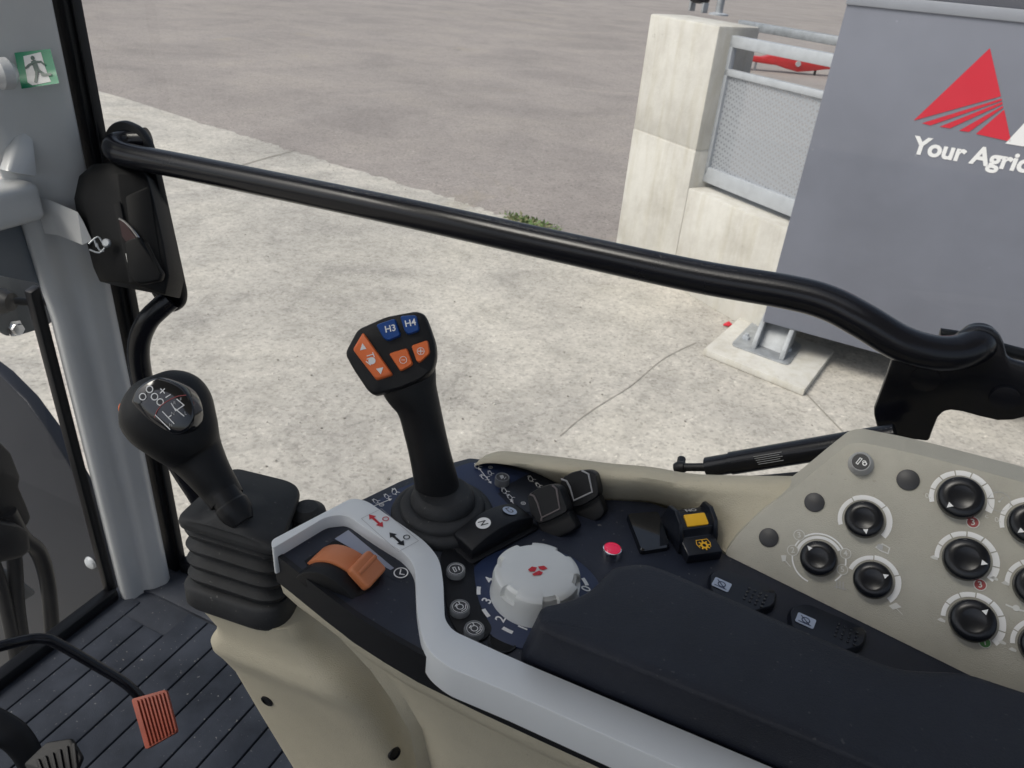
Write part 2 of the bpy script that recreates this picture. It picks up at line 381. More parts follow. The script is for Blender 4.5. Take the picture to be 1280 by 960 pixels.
b = B(); prism(b, [c_(wid - .004, .004, 0), c_(1.9, .004, 0), c_(1.9, dep, 0), c_(wid - .004, dep, 0)], Z * zpl, bev=.015)
obj('plinth', b, 'post', th)
# ---- fence
FF = Fr(PO + nb * .14, w_, Z)
th = thing('steel_fence', 'galvanised fence panel of perforated sheet and box rails beside concrete post', 'fence', FF.px(880, 225))
def rail(fr, x0, y0, x1, y1, yb, d, name, m='zincp', ext=1.12):
    a0, z0 = fr.uv(x0, y0); a1, z1 = fr.uv(x1, y1); _, zb = fr.uv(x0, yb); h = z0 - zb
    b = B(); prism(b, [fr.p(a0, z0), fr.p(a0 + ext, z0), fr.p(a0 + ext, z0 - h), fr.p(a0, z0 - h)], -fr.n * d, bev=.006); return obj(name, b, m, th)
rail(FF, 909, 43, 1038, 66, 58, .07, 'rail')
FB = Fr(PO + nb * .62, w_, Z)
rail(FB, 923, 25, 1045, 49, 36, .06, 'rail', 'zinc')
rail(FF, 905, 85, 1028, 110, 94, .05, 'rail')
rail(FF, 877, 206, 992, 236, 226, .06, 'rail')
a0, z0 = FF.uv(911, 58); a1, z1 = FF.uv(875, 215)
b = B(); prism(b, [FF.p(a0 - .015, z1), FF.p(a0 + .04, z1), FF.p(a0 + .04, z0), FF.p(a0 - .015, z0)], -FF.n * .05, bev=.005); obj('stile', b, 'zincp', th)
b = B(); zt = FF.uv(905, 92)[1]
face(b, [FF.p(a0 + .03, z1, -.025), FF.p(a0 + 1.1, z1, -.025), FF.p(a0 + 1.1, zt, -.025), FF.p(a0 + .03, zt, -.025)], 0, FF.n); obj('perforated_sheet', b, 'perf', th)
# ---- pole and lamp on the post
pc = hit(898, 19, (0, 0, ztop), Z)
th = thing('steel_pole', 'thin galvanised pole with round flange standing on concrete gate post', 'pole', pc)
b = B(); lathe(b, [(.033, 0), (.033, .9)], pc + Z * .012, n=24); obj('tube', b, 'zinc', th)
b = B(); lathe(b, [(.085, 0), (.085, .012), (.045, .02)], pc, n=24); obj('flange', b, 'zincp', th)
lc = hit(872, 15, (0, 0, ztop), Z)
th = thing('post_lamp', 'black rounded lamp on a small bracket on top of concrete post', 'lamp', lc)
b = B(); lathe(b, [(.05, .07), (.085, .085), (.10, .13), (.10, .22), (.06, .27), (0, .28)], lc, n=28); obj('lamp_body', b, 'black', th)
b = B()
for s in (-1, 1): box(b, lc + w_ * .085 * s + Z * .04, w_ * .012, nb * .03, Z * .04, bev=.003)
box(b, lc + Z * .076, w_ * .10, nb * .03, Z * .006, bev=.002); obj('bracket', b, 'zinc', th)
# ---- red implement beyond the fence
RO = AZ(985, 92, 0); ru = Vector((CR.x, CR.y, 0)).normalized(); rn = Vector((-ru.y, ru.x, 0))
sp = (RO - CAM).length / FPX * 1.03
th = thing('farm_implement', 'red farm implement frame parked on the asphalt beyond the fence', 'farm machine', RO)
b = B(); zc = .24
prof = [(-62, 3), (-48, 6), (-30, 5), (-22, 8), (-10, 7), (-4, 11), (14, 10), (18, 6), (40, 5), (46, 8), (60, 7), (90, 5), (150, 5), (150, -2), (60, -2), (40, -3), (22, -7), (10, -9), (-4, -6), (-14, -3), (-30, -2), (-48, 0)]
prism(b, [RO + ru * (x * sp) + Z * (zc + y * sp * .8) for x, y in prof], rn * .3, bev=.02); obj('frame', b, 'machine', th)
b = B(); box(b, RO + ru * (30 * sp) + Z * (zc * .5) + rn * .12, ru * .025, rn * .03, Z * zc * .5, bev=.005); obj('leg', b, 'black', th)
b = B(); box(b, RO + ru * (-35 * sp) + Z * (zc * .5) + rn * .12, ru * .025, rn * .03, Z * zc * .5, bev=.005); obj('leg', b, 'zinc', th)
b = B(); box(b, RO + ru * (100 * sp) + Z * (zc * .5) + rn * .12, ru * .025, rn * .03, Z * zc * .5, bev=.005); obj('leg', b, 'black', th)
b = B(); lathe(b, [(.0, -.02), (.07, -.02), (.07, .02), (0, .02)], RO + ru * (8 * sp) + Z * (zc + .02) - rn * .02, rn, 20); obj('hub', b, 'grey', th)
# ---- container
cu_ = Vector((math.cos(R_(-5)), math.sin(R_(-5)), 0)); CO = AZ(953, 402, .25); KF = Fr(CO, cu_, Z); kb = -KF.n
zt1 = KF.px(1062, 3).z - CO.z
th = thing('container', 'dark grey steel container with red triangle logo and white lettering', 'container', CO - Z * .25)
b = B(); Lc = 6.0
prism(b, [KF.p(0, 0), KF.p(Lc, 0), KF.p(Lc, zt1), KF.p(0, zt1)], kb * 2.4, bev=.008); obj('wall', b, 'cont', th)
b = B(); prism(b, [KF.p(-.006, zt1 - .012, .012), KF.p(Lc, zt1 - .012, .012), KF.p(Lc, zt1 + .05, .012), KF.p(-.006, zt1 + .05, .012)], kb * 2.42, bev=.006); obj('trim_rail', b, 'contlt', th)
b = B(); prism(b, [KF.p(.004, zt1 + .05, -.006), KF.p(Lc - .01, zt1 + .05, -.006), KF.p(Lc - .01, zt1 + .5, -.006), KF.p(.004, zt1 + .5, -.006)], kb * 2.38, bev=.006); obj('upper_wall', b, 'contdk', th)
zz = lambda x, y: (760 + x / 2.4615, y / 2.4615)
b = B()
for P in ([(1175, 148), (1209, 296), (940, 371)], [(966, 379), (992, 386), (1212, 309), (1211, 303)], [(1020, 390), (1052, 395), (1214, 320), (1213, 313)],
          [(1080, 402), (1110, 406), (1216, 331), (1215, 325)], [(1132, 412), (1240, 436), (1219, 337)]):
    pface(b, KF, [zz(*p) for p in P], .003)
obj('logo', b, 'logo', th, label='red triangle emblem with fanned stripes')
b = B(); a0, b0 = KF.uv(1139, 190.5); a1, _ = KF.uv(1286, 215)
text(b, 'Your Agriculture Company', KF, a0, b0, .2, .003, 0, .007, 'LEFT', fit=a1 - a0, fitstr='Your Agric'); obj('lettering', b, 'vinyl', th, label='white slogan lettering')
b = B(); a0, b0 = KF.uv(1263, 177); text(b, 'AGCO', KF, a0, b0, .62, .003, 0, .014, 'LEFT'); obj('lettering', b, 'vinyl', th, label='large white letters beside the emblem')
# marks on the container wall
# foot
FP = Fr(AZ(955, 435, .056), cu_, Vector((-cu_.y, cu_.x, 0)))
b = B(); prism(b, rnd(FP.poly([(913, 432), (985, 458), (1003, 433), (942, 402)]), .05), Z * .014, bev=.003)
ft = obj('support_foot', b, 'zinc', th, label='galvanised foot plate on a concrete slab')
p0, p1 = FP.px(937, 438), FP.px(972, 452); yv = Vector((-cu_.y, cu_.x, 0))
for p in (p0, p1):
    b = B(); prism(b, rnd([p + yv * .01 + Z * .014, p + yv * .34 + Z * .014, p + yv * .34 + Z * .23, p + yv * .24 + Z * .23, p + yv * .12 + Z * .17, p + yv * .03 + Z * .08], [.0, 0, .04, .06, .06, .05]), cu_ * .034, bev=.006); obj('lug', b, 'zincdull', ft)
b = B(); prism(b, [p0 + cu_ * .01 + yv * a + Z * c for a, c in ((.10, .016), (.22, .13), (.30, .22), (.33, .22), (.33, .016))], (p1 - p0), bev=.004); obj('block', b, 'zincdull', ft)
for x, y in ((932, 425), (983, 440)):
    b = B(); lathe(b, [(.03, .014), (.03, .035), (.016, .036), (.016, .055), (0, .056)], FP.px(x, y), n=6); obj('bolt', b, 'zincp', ft)
b = B(); SL = Fr((0, 0, .056), (1, 0, 0), (0, 1, 0)); prism(b, SL.poly([(880, 436), (1006, 487), (1043, 438), (928, 394)]), Z * -.05, bev=.006)
obj('concrete_slab', b, 'post', label='flat square concrete slab under the container foot', cat='slab')
b = B(); q = AZ(909, 407, .008); prism(b, [q + Vector(p) for p in ((-.03, -.02, 0), (.02, -.03, .01), (.04, .01, 0), (.0, .03, .015))], Z * .015, bev=.003)
obj('plastic_scrap', b, 'logo', label='tiny red plastic scrap on the ground beside the concrete slab', cat='litter')
# weeds on the joint
th_b = B()
for k in range(300):
    s = random.random(); base = AZ(632 + 68 * s + random.gauss(0, 3), 270 + 18 * s + random.gauss(0, 2.2), .006)
    d = Vector((random.gauss(0, 1), random.gauss(0, 1), random.uniform(.3, 1.0))).normalized(); l = random.uniform(.03, .085) * (1 - abs(s - .45))
    q = d.orthogonal().normalized() * l * .22; tip = base + d * l
    face(th_b, [base - q * .3, base + d * l * .5 - q, tip, base + d * l * .5 + q], random.choice((0, 0, 1)))
M['leaf'] = mat('weed leaf', (.12, .19, .06), .6, var=.4, vscale=20); M['leafdk'] = mat('dry weed leaf', (.20, .20, .10), .6, var=.3, vscale=20)
obj('weed', th_b, ['leaf', 'leafdk'], label='low green weeds growing along the edge of the concrete', cat='plant', kind='stuff')

# ================================================================== CAB
cab = thing('tractor_cab', 'tractor cab shell with grey pillar, dark ribbed floor and windscreen', 'tractor cab', (-.6, 0, 1.32))
FZ = 1.32
b = B(); prism(b, [(-1.075, -.85, FZ - .10), (1.0, -.85, FZ - .10), (1.0, .80, FZ - .10), (-1.075, .80, FZ - .10)], Z * .0945)
x = -1.0
ribs = []
while x < .9:
    w = .0452; y1 = .66 if x < -.93 else .72
    prism(b, [(x, -.8, FZ - .012), (x + w, -.8, FZ - .012), (x + w, y1 - .02, FZ - .012), (x, y1 - .02, FZ - .012)], Z * .014, bev=.0025)
    x += .048
prism(b, [(-1.06, -.8, FZ - .012), (-1.006, -.8, FZ - .012), (-1.006, .68, FZ - .012), (-1.06, .68, FZ - .012)], Z * .010, bev=.003)
prism(b, rnd([Vector(p) for p in ((-1.005, .705, FZ - .012), (.9, .705, FZ - .012), (.9, .80, FZ - .012), (-1.06, .80, FZ - .012), (-1.06, .69, FZ - .012))], .01), Z * .013, bev=.003)
obj('floor_mat', b, 'mat', cab)
# A pillar: faceted section swept up
sec = [(-1.052, .672), (-1.034, .668), (-1.023, .681), (-1.022, .701), (-1.007, .712), (-.996, .736), (-1.004, .752), (-1.055, .752)]
def pring(z, k=0.0):
    return rnd([Vector((px_ + (-.012 * k if i in (1, 2, 3, 4, 5) else 0), py_ + (-.02 * k if i < 4 else 0), z)) for i, (px_, py_) in enumerate(sec)], .006, 3)
b = B(); loft(b, [pring(FZ - .02), pring(1.9), pring(2.05, .4), pring(2.15, 1), pring(2.4, 1.3), pring(3.0, 1.3)])
pil = obj('pillar', b, 'pillar', cab, smooth=50)
# cross arm welded on the pillar
b = B(); q0 = AX(50, 250, -1.005)
box(b, (-1.03, .665 - .32, q0.z - .002), (.028, 0, 0), (0, .33, 0), (0, 0, .027), bev=.012, seg=4)
obj('cross_arm', b, 'pillar', cab)
b = B(); prism(b, [AX(10, 215, -1.0), AX(48, 222, -1.0), AX(40, 150, -1.04), AX(22, 172, -1.03)], (-.02, 0, 0), bev=.004); obj('gusset', b, 'pillar', pil)
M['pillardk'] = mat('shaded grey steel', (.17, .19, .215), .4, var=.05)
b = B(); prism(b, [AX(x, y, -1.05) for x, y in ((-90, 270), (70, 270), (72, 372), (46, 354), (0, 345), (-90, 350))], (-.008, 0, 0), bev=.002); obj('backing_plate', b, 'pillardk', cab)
b = B(); q = AX(2, 92, -1.0); tube(b, [q + Vector((-.06, -.30, 0)), q + Vector((-.03, -.06, 0)), q], .015, 18, smooth=4); lathe(b, [(.012, -.012), (.019, -.004), (.019, .008), (.010, .016), (0, .018)], q, (.2, 1, 0), 24)
obj('grab_pipe', b, 'pillar', cab)
# strap (striker sheet)
b = B(); PS = Fr((-.99, .735, 2.05), (CR.x, CR.y, CR.z), Z)
s0, s1, s2, s3, s4 = AX(60, 249, -1.008), AT(97, 265, 1.045), AT(113, 300, 1.05), AT(103, 306, 1.05), AX(73, 294, -1.006)
k0, k1 = s0 + Vector((-.02, -.006, .003)), s4 + Vector((-.02, -.006, 0))
loft(b, [[k0, k1], [s0.lerp(k0, .15), s4.lerp(k1, .15)], [s0, s4], [s1, s3], [s1.lerp(s2, .3) + CF * .004, s2 + CF * .004]], closed=False)
md_ = None; obj('striker_plate', b, 'pillar', pil)
# seals and glass
b = B()
prism(b, [(-1.07, .655, FZ), (-1.07, .672, FZ), (-1.07, .672, 1.955), (-1.07, .655, 1.95)], (.016, 0, 0), bev=.003)
prism(b, [(-1.07, -.85, FZ - .004), (-1.07, .668, FZ - .004), (-1.07, .668, FZ + .022), (-1.07, -.85, FZ + .022)], (.026, 0, 0), bev=.006)
prism(b, [(-1.07, .62, 2.17), (-1.07, .655, 2.13), (-1.07, .655, 3.0), (-1.07, .62, 3.0)], (.02, 0, 0), bev=.004)
obj('windscreen_seal', b, 'black', cab)
b = B(); face(b, [Vector(p) for p in ((-1.064, -.85, FZ), (-1.064, .65, FZ), (-1.064, .65, 3.0), (-1.064, -.85, 3.0))], 0, Vector((1, 0, 0))); obj('windscreen', b, 'glassf', cab)
b = B()
for x0, x1, y0, y1 in ((-1.1, -.9, -.9, .9), (.25, 1.05, -.9, .9), (-.9, .25, -.9, .05), (-.9, .25, .72, .9)): prism(b, [(x0, y0, 3.0), (x1, y0, 3.0), (x1, y1, 3.0), (x0, y1, 3.0)], Z * .12)
obj('unseen_roof', b, 'beigep', cab)  # cab top out of view, added to shape the light inside
b = B(); prism(b, [(-.9, -.86, FZ), (1.02, -.86, FZ), (1.02, -.86, 2.0), (-.9, -.86, 2.0)], (0, -.03, 0), bev=.005); obj('unseen_side_wall', b, 'plate', cab)  # unseen left side, added to shade the floor and front housing
b = B(); prism(b, [(1.02, -.86, FZ), (1.02, .8, FZ), (1.02, .8, 2.15), (1.02, -.86, 2.15)], (.03, 0, 0), bev=.005); obj('unseen_rear_wall', b, 'plate', cab)  # unseen back of the cab, added to shade the interior
b = B(); face(b, [Vector(p) for p in ((-.9, .05, 3.06), (.25, .05, 3.06), (.25, .72, 3.06), (-.9, .72, 3.06))], 0, Z); obj('added_roof_hatch', b, 'glass', cab)  # invented glass hatch out of view, lets sky light down onto the console
for xx, yy in ((1.0, .76), (1.0, -.8), (-1.03, -.8)):
    b = B(); prism(b, [(xx - .04, yy - .04, FZ - .02), (xx + .04, yy - .04, FZ - .02), (xx + .04, yy + .04, FZ - .02), (xx - .04, yy + .04, FZ - .02)], Z * (3.0 - FZ + .02), bev=.01); obj('pillar', b, 'pillar', cab)


# ---- glass door on the right side with rail, latch and hinge bracket
door = thing('cab_door', 'full glass cab door with long black grab rail and latch', 'door', (-.4, .78, FZ))
b = B(); face(b, [Vector(p) for p in ((-1.0, .79, FZ), (.9, .79, FZ), (.9, .79, 2.95), (-1.0, .79, 2.95))], 0, Vector((0, -1, 0))); obj('glass_pane', b, 'glass', door)
b = B()
prism(b, [(-1.06, .765, FZ), (-1.003, .765, FZ), (-1.003, .765, 2.95), (-1.06, .765, 2.95)], (0, .029, 0), bev=.005)
prism(b, [(-1.0, .772, FZ), (-.994, .772, FZ), (-.994, .772, 2.95), (-1.0, .772, 2.95)], (0, .014, 0), bev=.002)
prism(b, [(-1.0, .772, FZ - .005), (.9, .772, FZ - .005), (.9, .772, FZ + .03), (-1.0, .772, FZ + .03)], (0, .02, 0), bev=.005)
obj('door_seal', b, 'black', door)
# long grab rail
zr = 2.168
path = [(-.915, .787, 2.172), (-.937, .775, 2.168), (-.944, .757, 2.164), (-.930, .748, 2.160), (-.90, .748, 2.158), (-.80, .75, 2.160), (-.5, .75, 2.166), (-.27, .75, 2.168), (-.12, .75, 2.170), (-.03, .75, 2.175), (.01, .748, 2.174), (.045, .743, 2.166), (.08, .742, 2.154), (.108, .748, 2.149), (.130, .758, 2.150), (.146, .772, 2.156), (.149, .787, 2.158)]
b = B(); tube(b, path, .0170, 28, smooth=8); obj('grab_rail', b, 'pipe', door, smooth=60)
# latch backing plate (on the glass)
DF = Fr((-.93, .772, 2.05), (1, 0, 0), Z)
b = B(); out = [(127, 195), (128, 170), (136, 155), (152, 150), (172, 160), (184, 178), (190, 195), (205, 262), (218, 320), (229, 370), (227, 384), (216, 392), (202, 388), (190, 370), (150, 300), (135, 250)]
prism(b, rnd(DF.poly(out), .012), (0, .012, 0), bev=.004); obj('backing_plate', b, 'black', door)
# latch housing
LF = Fr(AT(160, 290, 1.065), CR, CU)
Lp = [(114, 206), (98, 220), (92, 248), (96, 272), (107, 300), (116, 334), (124, 352)]
Rd = [(143, 203), (146, 218), (149, 240), (152, 265), (157, 298), (163, 332), (168, 354)]
Rg = [(170, 205), (184, 220), (192, 250), (198, 277), (204, 303), (211, 345), (206, 368)]
rows = []
for k, (l_, m_, r_) in enumerate(zip(Lp, Rd, Rg)):
    e = .6 if k in (0, 6) else 1
    pl_, pm_, pr2 = LF.px(*l_, .002 * e), LF.px(*m_, .020 * e), LF.px(*r_, .008 * e)
    pm0 = LF.px(m_[0] - 9, m_[1], .018 * e)
    rows.append([pl_ + CF * .05, pl_, pl_.lerp(pm0, .35) - CF * .005 * e, pm0, pm_, pr2, pr2 + CF * .05])
b = B(); loft(b, rows, bev=.0022, seg=3); lat = obj('latch_housing', b, 'latch', door, smooth=38)
pm_, pr2 = LF.px(157, 298, .020), LF.px(204, 303, .008)
LF = Fr(pm_ - LF.n * 0, pr2 - pm_, LF.px(149, 240, .020) - pm_)
LF = Fr(LF.o - LF.n * .0118, LF.u, LF.v)
b = B(); prism(b, rnd(LF.poly([(157, 246), (186, 233), (203, 338), (186, 352), (170, 345)], .0120), .004), LF.n * .0012, bev=.0005); obj('front_cover', b, 'latch', lat)
b = B(); prism(b, LF.poly([(143, 256), (151, 252), (172, 352), (163, 354)], .0126), -CF * .0035, bev=.001); obj('slot', b, 'hole', lat)
b = B(); pts = [LF.px(x, y, .018) for x, y in ((149, 273), (156, 277), (164, 285), (170, 293), (174, 299))]
for i in range(1): tube(b, pts, .0022, 10, smooth=4)
lev = obj('lever', b, 'chrome', lat)
M['leverred'] = mat('brown red lever side', (.055, .028, .028), .4)
b = B(); prism(b, LF.poly([(150, 274), (157, 279), (172, 299), (160, 304), (154, 296)], .0155), -CF * .003); obj('lever_side', b, 'leverred', lev)
b = B(); prism(b, rnd(LF.poly([(160, 304), (178, 297), (208, 343), (205, 352), (186, 356), (176, 356), (166, 345)], .017), .004), -CF * .012, bev=.003, seg=3)
for k in range(3): tube(b, [LF.px(181 + 1.8 * k, 303, .0295), LF.px(200 + 2.2 * k, 342, .0295)], .0007, 6, smooth=0)
obj('paddle', b, 'latch', lev)
b = B(); prism(b, LF.poly([(157, 317), (162, 316), (168, 341), (163, 343)], .0165), -CF * .0008); obj('tab', b, 'white', lat)
b = B(); q = LF.px(134, 304, .012)
lathe(b, [(.006, 0), (.006, .003), (.0045, .0045), (0, .0045)], q, -CF, 18)
pf = LF.at(134, 304)
obj('screw', b, 'zinc', lat)
b = B()
for P in (([(111, 305), (122, 296), (128, 303)]), ([(112, 312), (124, 316), (131, 310)]), ([(121, 304), (124, 312), (130, 314)]), ([(118, 300), (121, 309)])):
    tube(b, [LF.px(x, y, .014) for x, y in P], .0012, 8, smooth=3)
obj('spring', b, 'zinc', lat)
# lower bent tube
b = B(); pth = [AT(213, 374, 1.165), AT(200, 385, 1.165), AT(184, 402, 1.17), AT(174, 428, 1.185), AT(175, 460, 1.205), AT(186, 505, 1.24), AT(205, 550, 1.28), AT(225, 585, 1.31), AT(246, 618, 1.335), AT(262, 645, 1.36)]
tube(b, pth, .0165, 22); obj('lower_tube', b, 'pipe', door, smooth=60)
# hinge bracket
HF = Fr((0.15, .770, 2.1), (1, 0, 0), Z)
zh = lambda x, y: (1060 + x / 5.332, 380 + y / 5.332)
out = [(300, 345), (240, 520), (172, 700), (172, 745), (205, 880), (540, 920), (560, 860), (600, 760), (640, 720), (690, 712), (760, 722), (880, 755), (1000, 782), (1100, 778), (1173, 760), (1500, 740), (1500, 470), (1173, 405), (1090, 380), (1060, 345), (1040, 270), (1010, 205), (960, 170), (880, 155), (800, 165), (740, 200), (690, 245), (500, 300)]
b = B(); prism(b, HF.poly([zh(*p) for p in out]), (0, .010, 0), bev=.003)
for x, y in ((515, 495), (1045, 630)):
    lathe(b, [(.013, 0), (.013, .003), (.008, .004), (0, .004)], HF.px(*zh(x, y)), (0, -1, 0), 20)
br = obj('hinge_bracket', b, 'pipe', door)
b = B(); tube(b, [AY(*zh(610, 200), .80), AY(*zh(680, 210), .80), AY(*zh(780, 230), .80), AY(*zh(1100, 320), .80), AY(*zh(1500, 420), .80)], .006, 14); obj('seal_lip', b, 'black', br)
b = B(); tube(b, [AY(880, 604, .775), AY(960, 599, .775), AY(1080, 588, .775)], .0055, 12, smooth=0); obj('lower_seal', b, 'black', door)
# gas strut
sa, sm, sb = AY(852, 584, .742), AY(884, 584, .742), AY(1120, 545, .742)
dr = (sb - sm).normalized()
th = thing('gas_strut', 'black gas strut lying behind the console against the door glass', 'gas strut', sa)
b = B(); tube(b, [sm, sm + dr * .028], .0115, 20, smooth=0); tube(b, [sm + dr * .028, sb], .0129, 20, smooth=0)
cyl = obj('cylinder', b, 'pipe', th, smooth=50)
b = B(); n2 = (CAM - sm).normalized(); SF = Fr(sm, dr, n2.cross(dr)); SF = Fr(sm + SF.n * .0131, dr, SF.v)
for r in range(5): line(b, SF, [(.058 + .001 * r, .003 - .0022 * r), (.088 - .003 * (r % 2), .003 - .0022 * r)], .0007, .0002)
obj('print', b, 'button', cyl)
b = B(); tube(b, [sa, sm], .0048, 14, smooth=0); obj('rod', b, 'black', th)
b = B(); lathe(b, [(0, -.008), (.006, -.006), (.0078, 0), (.006, .006), (0, .008)], sa - dr * .002, dr, 20); tube(b, [sa - dr * .002, sa + Vector((-.004, .016, 0))], .005, 12, smooth=0); obj('ball_end', b, 'black', th)

# ---- exit sticker on the pillar
S0 = Fr(AT(45, 88, .985), CR, CU)
th_m = B(); q4 = [(18, 66), (63, 61), (74, 104), (27, 111)]
def bl(a, c): 
    x = (q4[0][0] * (1 - a) + q4[1][0] * a) * (1 - c) + (q4[3][0] * (1 - a) + q4[2][0] * a) * c
    y = (q4[0][1] * (1 - a) + q4[1][1] * a) * (1 - c) + (q4[3][1] * (1 - a) + q4[2][1] * a) * c
    return x, y
def curl(a, c): return .004 * max(0, c - .7) ** 1.0 / .3 + .0015
def spt(a, c, h=0): return S0.px(*bl(a, c), curl(a, c) + h)
t = bmesh.new(); NN = 12
vs = [[t.verts.new(spt(i / NN, j / NN)) for i in range(NN + 1)] for j in range(NN + 1)]
for j in range(NN):
    for i in range(NN): t.faces.new([vs[j][i], vs[j + 1][i], vs[j + 1][i + 1], vs[j][i + 1]])
merge(th_m, t, 0)
def sface(P, mi, h=.0004):
    face(th_m, [spt(a, c, h) for a, c in P], mi, S0.n)
sface([(.22, .12), (.72, .06), (.74, .5), (.76, .69), (.20, .69)], 1); sface([(.20, .69), (.76, .69), (.80, .92), (.30, .95), (.19, .85)], 1)
def slim(P, w, h=.0009, mi=2):
    for (a, c), (d, e) in zip(P, P[1:]):
        v = Vector((d - a, e - c)); L = v.length; v /= L; q = Vector((-v.y, v.x)) * w / 2; k = v * w * .35
        sface([(a - k.x + q.x, c - k.y + q.y), (a - k.x - q.x, c - k.y - q.y), (d + k.x - q.x, e + k.y - q.y), (d + k.x + q.x, e + k.y + q.y)], mi, h); h += .00003
sface([(.46 + .055 * math.cos(k * .5236), .20 + .065 * math.sin(k * .5236)) for k in range(12)], 2, .0009)
slim([(.47, .32), (.50, .52)], .14); slim([(.45, .33), (.32, .38), (.22, .45)], .055, .0012); slim([(.50, .31), (.66, .33), (.73, .42)], .055, .0013)
slim([(.49, .54), (.46, .70), (.40, .86)], .075, .0014); slim([(.52, .54), (.64, .66), (.62, .70), (.83, .72)], .07, .0015)
M['signgreen'] = mat('sign green', (.008, .27, .13), .35)
M['signdark'] = mat('sign dark green', (.005, .06, .05), .35)
obj('exit_sticker', th_m, ['signgreen', 'white', 'signdark'], label='green emergency exit sticker with running man on the grey pillar', cat='sticker')

# ---- outside the windscreen
b = B(); fy = .80
fout = [(-60, 425), (0, 470), (32, 502), (60, 540), (88, 585), (110, 625), (128, 675), (140, 735), (165, 800), (150, 900), (-200, 900), (-200, 450)]
prism(b, [AY(x, y, fy) for x, y in fout], (0, .03, 0), bev=.006)
fd = obj('front_mudguard', b, 'fender', label='dark blue grey curved front mudguard seen through the windscreen', cat='mudguard')
b = B(); q = AY(114, 703, fy - .001); lathe(b, [(.016, 0), (.014, .006), (.007, .010), (0, .011)], q, (0, -1, 0), 22); obj('bolt', b, 'zincp', fd)
b = B(); PB = Fr((-1.13, .6, 1.85), (0, 1, 0), Z)
prism(b, [AX(*p, -1.13) for p in ((-60, 345), (10, 345), (60, 350), (75, 395), (57, 410), (20, 421), (8, 420), (-10, 408), (-60, 370))], (-.008, 0, 0), bev=.003)
bp_ = obj('mirror_bracket', b, 'plate', label='dark grey steel bracket plate with a bolt outside the windscreen', cat='bracket')
b = B(); q = AX(18, 410, -1.129); lathe(b, [(.014, 0), (.014, .003), (.009, .004), (.009, .012), (0, .013)], q, (1, 0, 0), 6); obj('bolt', b, 'chrome', bp_)
b = B(); tube(b, [AX(6, 375, -1.10), AX(30, 377, -1.10), AX(62, 378, -1.10)], .006, 12, smooth=2); lathe(b, [(.018, -.012), (.02, 0), (.014, .014), (0, .016)], AX(4, 376, -1.11), (1, .3, 0), 20); obj('rod', b, 'black', bp_)
th = thing('hose_bundle', 'black hoses and couplings in front of the mudguard outside the windscreen', 'hoses', AX(30, 790, -1.2) )
b = B()
for pth, r in (([(10, 640), (28, 672), (48, 690), (60, 730), (66, 800), (70, 850)], .014), ([(12, 670), (18, 700), (22, 760), (32, 830)], .013), ([(-15, 690), (0, 730), (14, 790), (24, 850)], .012)):
    tube(b, [AX(x, y, -1.19) for x, y in pth], r, 14)
obj('hose', b, 'black', th)
b = B(); prism(b, [AX(*p, -1.22) for p in ((-40, 520), (0, 560), (12, 590), (10, 602), (20, 625), (26, 640), (20, 652), (0, 660), (-40, 660))], (.03, 0, 0), bev=.005); obj('coupling', b, 'soft', th)
b = B(); prism(b, [AX(*p, -1.20) for p in ((-40, 640), (6, 648), (20, 656), (22, 680), (8, 690), (-40, 700))], (.04, 0, 0), bev=.01); obj('coupling', b, 'black', th)
b = B(); prism(b, [AX(*p, -1.24) for p in ((-40, 720), (10, 712), (50, 742), (20, 760), (-40, 770))], (-.10, 0, 0), bev=.01); obj('block', b, 'plate', th)

# ---- pedals
q = AZ(195, 897, 1.46)
PF2 = Fr(q, ray(210, 862) - ray(167, 873), CU); nn = (CAM - q).normalized(); PF2 = Fr(q, CR, nn.cross(CR))
th = thing('brake_pedal', 'ribbed orange pedal pad on a bent black steel arm', 'pedal', (q.x, q.y, FZ))
b = B(); pad = [(167, 874), (210, 862), (224, 915), (185, 937)]
prism(b, rnd(PF2.poly(pad), .004), PF2.n * .008, bev=.002)
for k in range(9):
    s = (k + .6) / 9.3; e = s + .055
    f_ = lambda a, c: (pad[0][0] * (1 - a) * (1 - c) + pad[1][0] * a * (1 - c) + pad[3][0] * (1 - a) * c + pad[2][0] * a * c, pad[0][1] * (1 - a) * (1 - c) + pad[1][1] * a * (1 - c) + pad[3][1] * (1 - a) * c + pad[2][1] * a * c)
    prism(b, PF2.poly([f_(s, .04), f_(e, .04), f_(e, .95), f_(s, .95)], .0075), PF2.n * .004, bev=.001)
obj('pad', b, 'orangepad', th)
b = B(); tube(b, [AT(-60, 826, 1.02), AT(0, 808, 1.05), AT(38, 799, 1.08), AT(58, 799, 1.09), AT(75, 806, 1.10), AT(120, 832, 1.125), AT(160, 857, 1.145), AT(186, 885, 1.16)], .0075, 16); obj('arm', b, 'pipe', th, smooth=60)
q = AZ(70, 940, 1.45); nn = (CAM - q).normalized(); PF3 = Fr(q, CR, nn.cross(CR))
th = thing('clutch_pedal', 'black ribbed pedal with curved black arm at the bottom left', 'pedal', (q.x, q.y, FZ))
b = B(); pad = [(34, 955), (62, 928), (93, 923), (107, 947), (95, 975), (50, 985)]
prism(b, rnd(PF3.poly(pad), .004), PF3.n * .010, bev=.003)
for k in range(6): prism(b, PF3.poly([(46 + k * 9, 950 - k * 4), (50 + k * 9, 948 - k * 4), (60 + k * 8, 975), (56 + k * 8, 976)], .0095), PF3.n * .004, bev=.001)
obj('pad', b, 'soft', th)
b = B(); body(b, [(AT(-60, 880, 1.08), .022, .01), (AT(0, 910, 1.10), .022, .01), (AT(22, 925, 1.11), .020, .01), (AT(38, 950, 1.12), .018, .01), (AT(48, 985, 1.13), .016, .01)]); obj('arm', b, 'black', th)

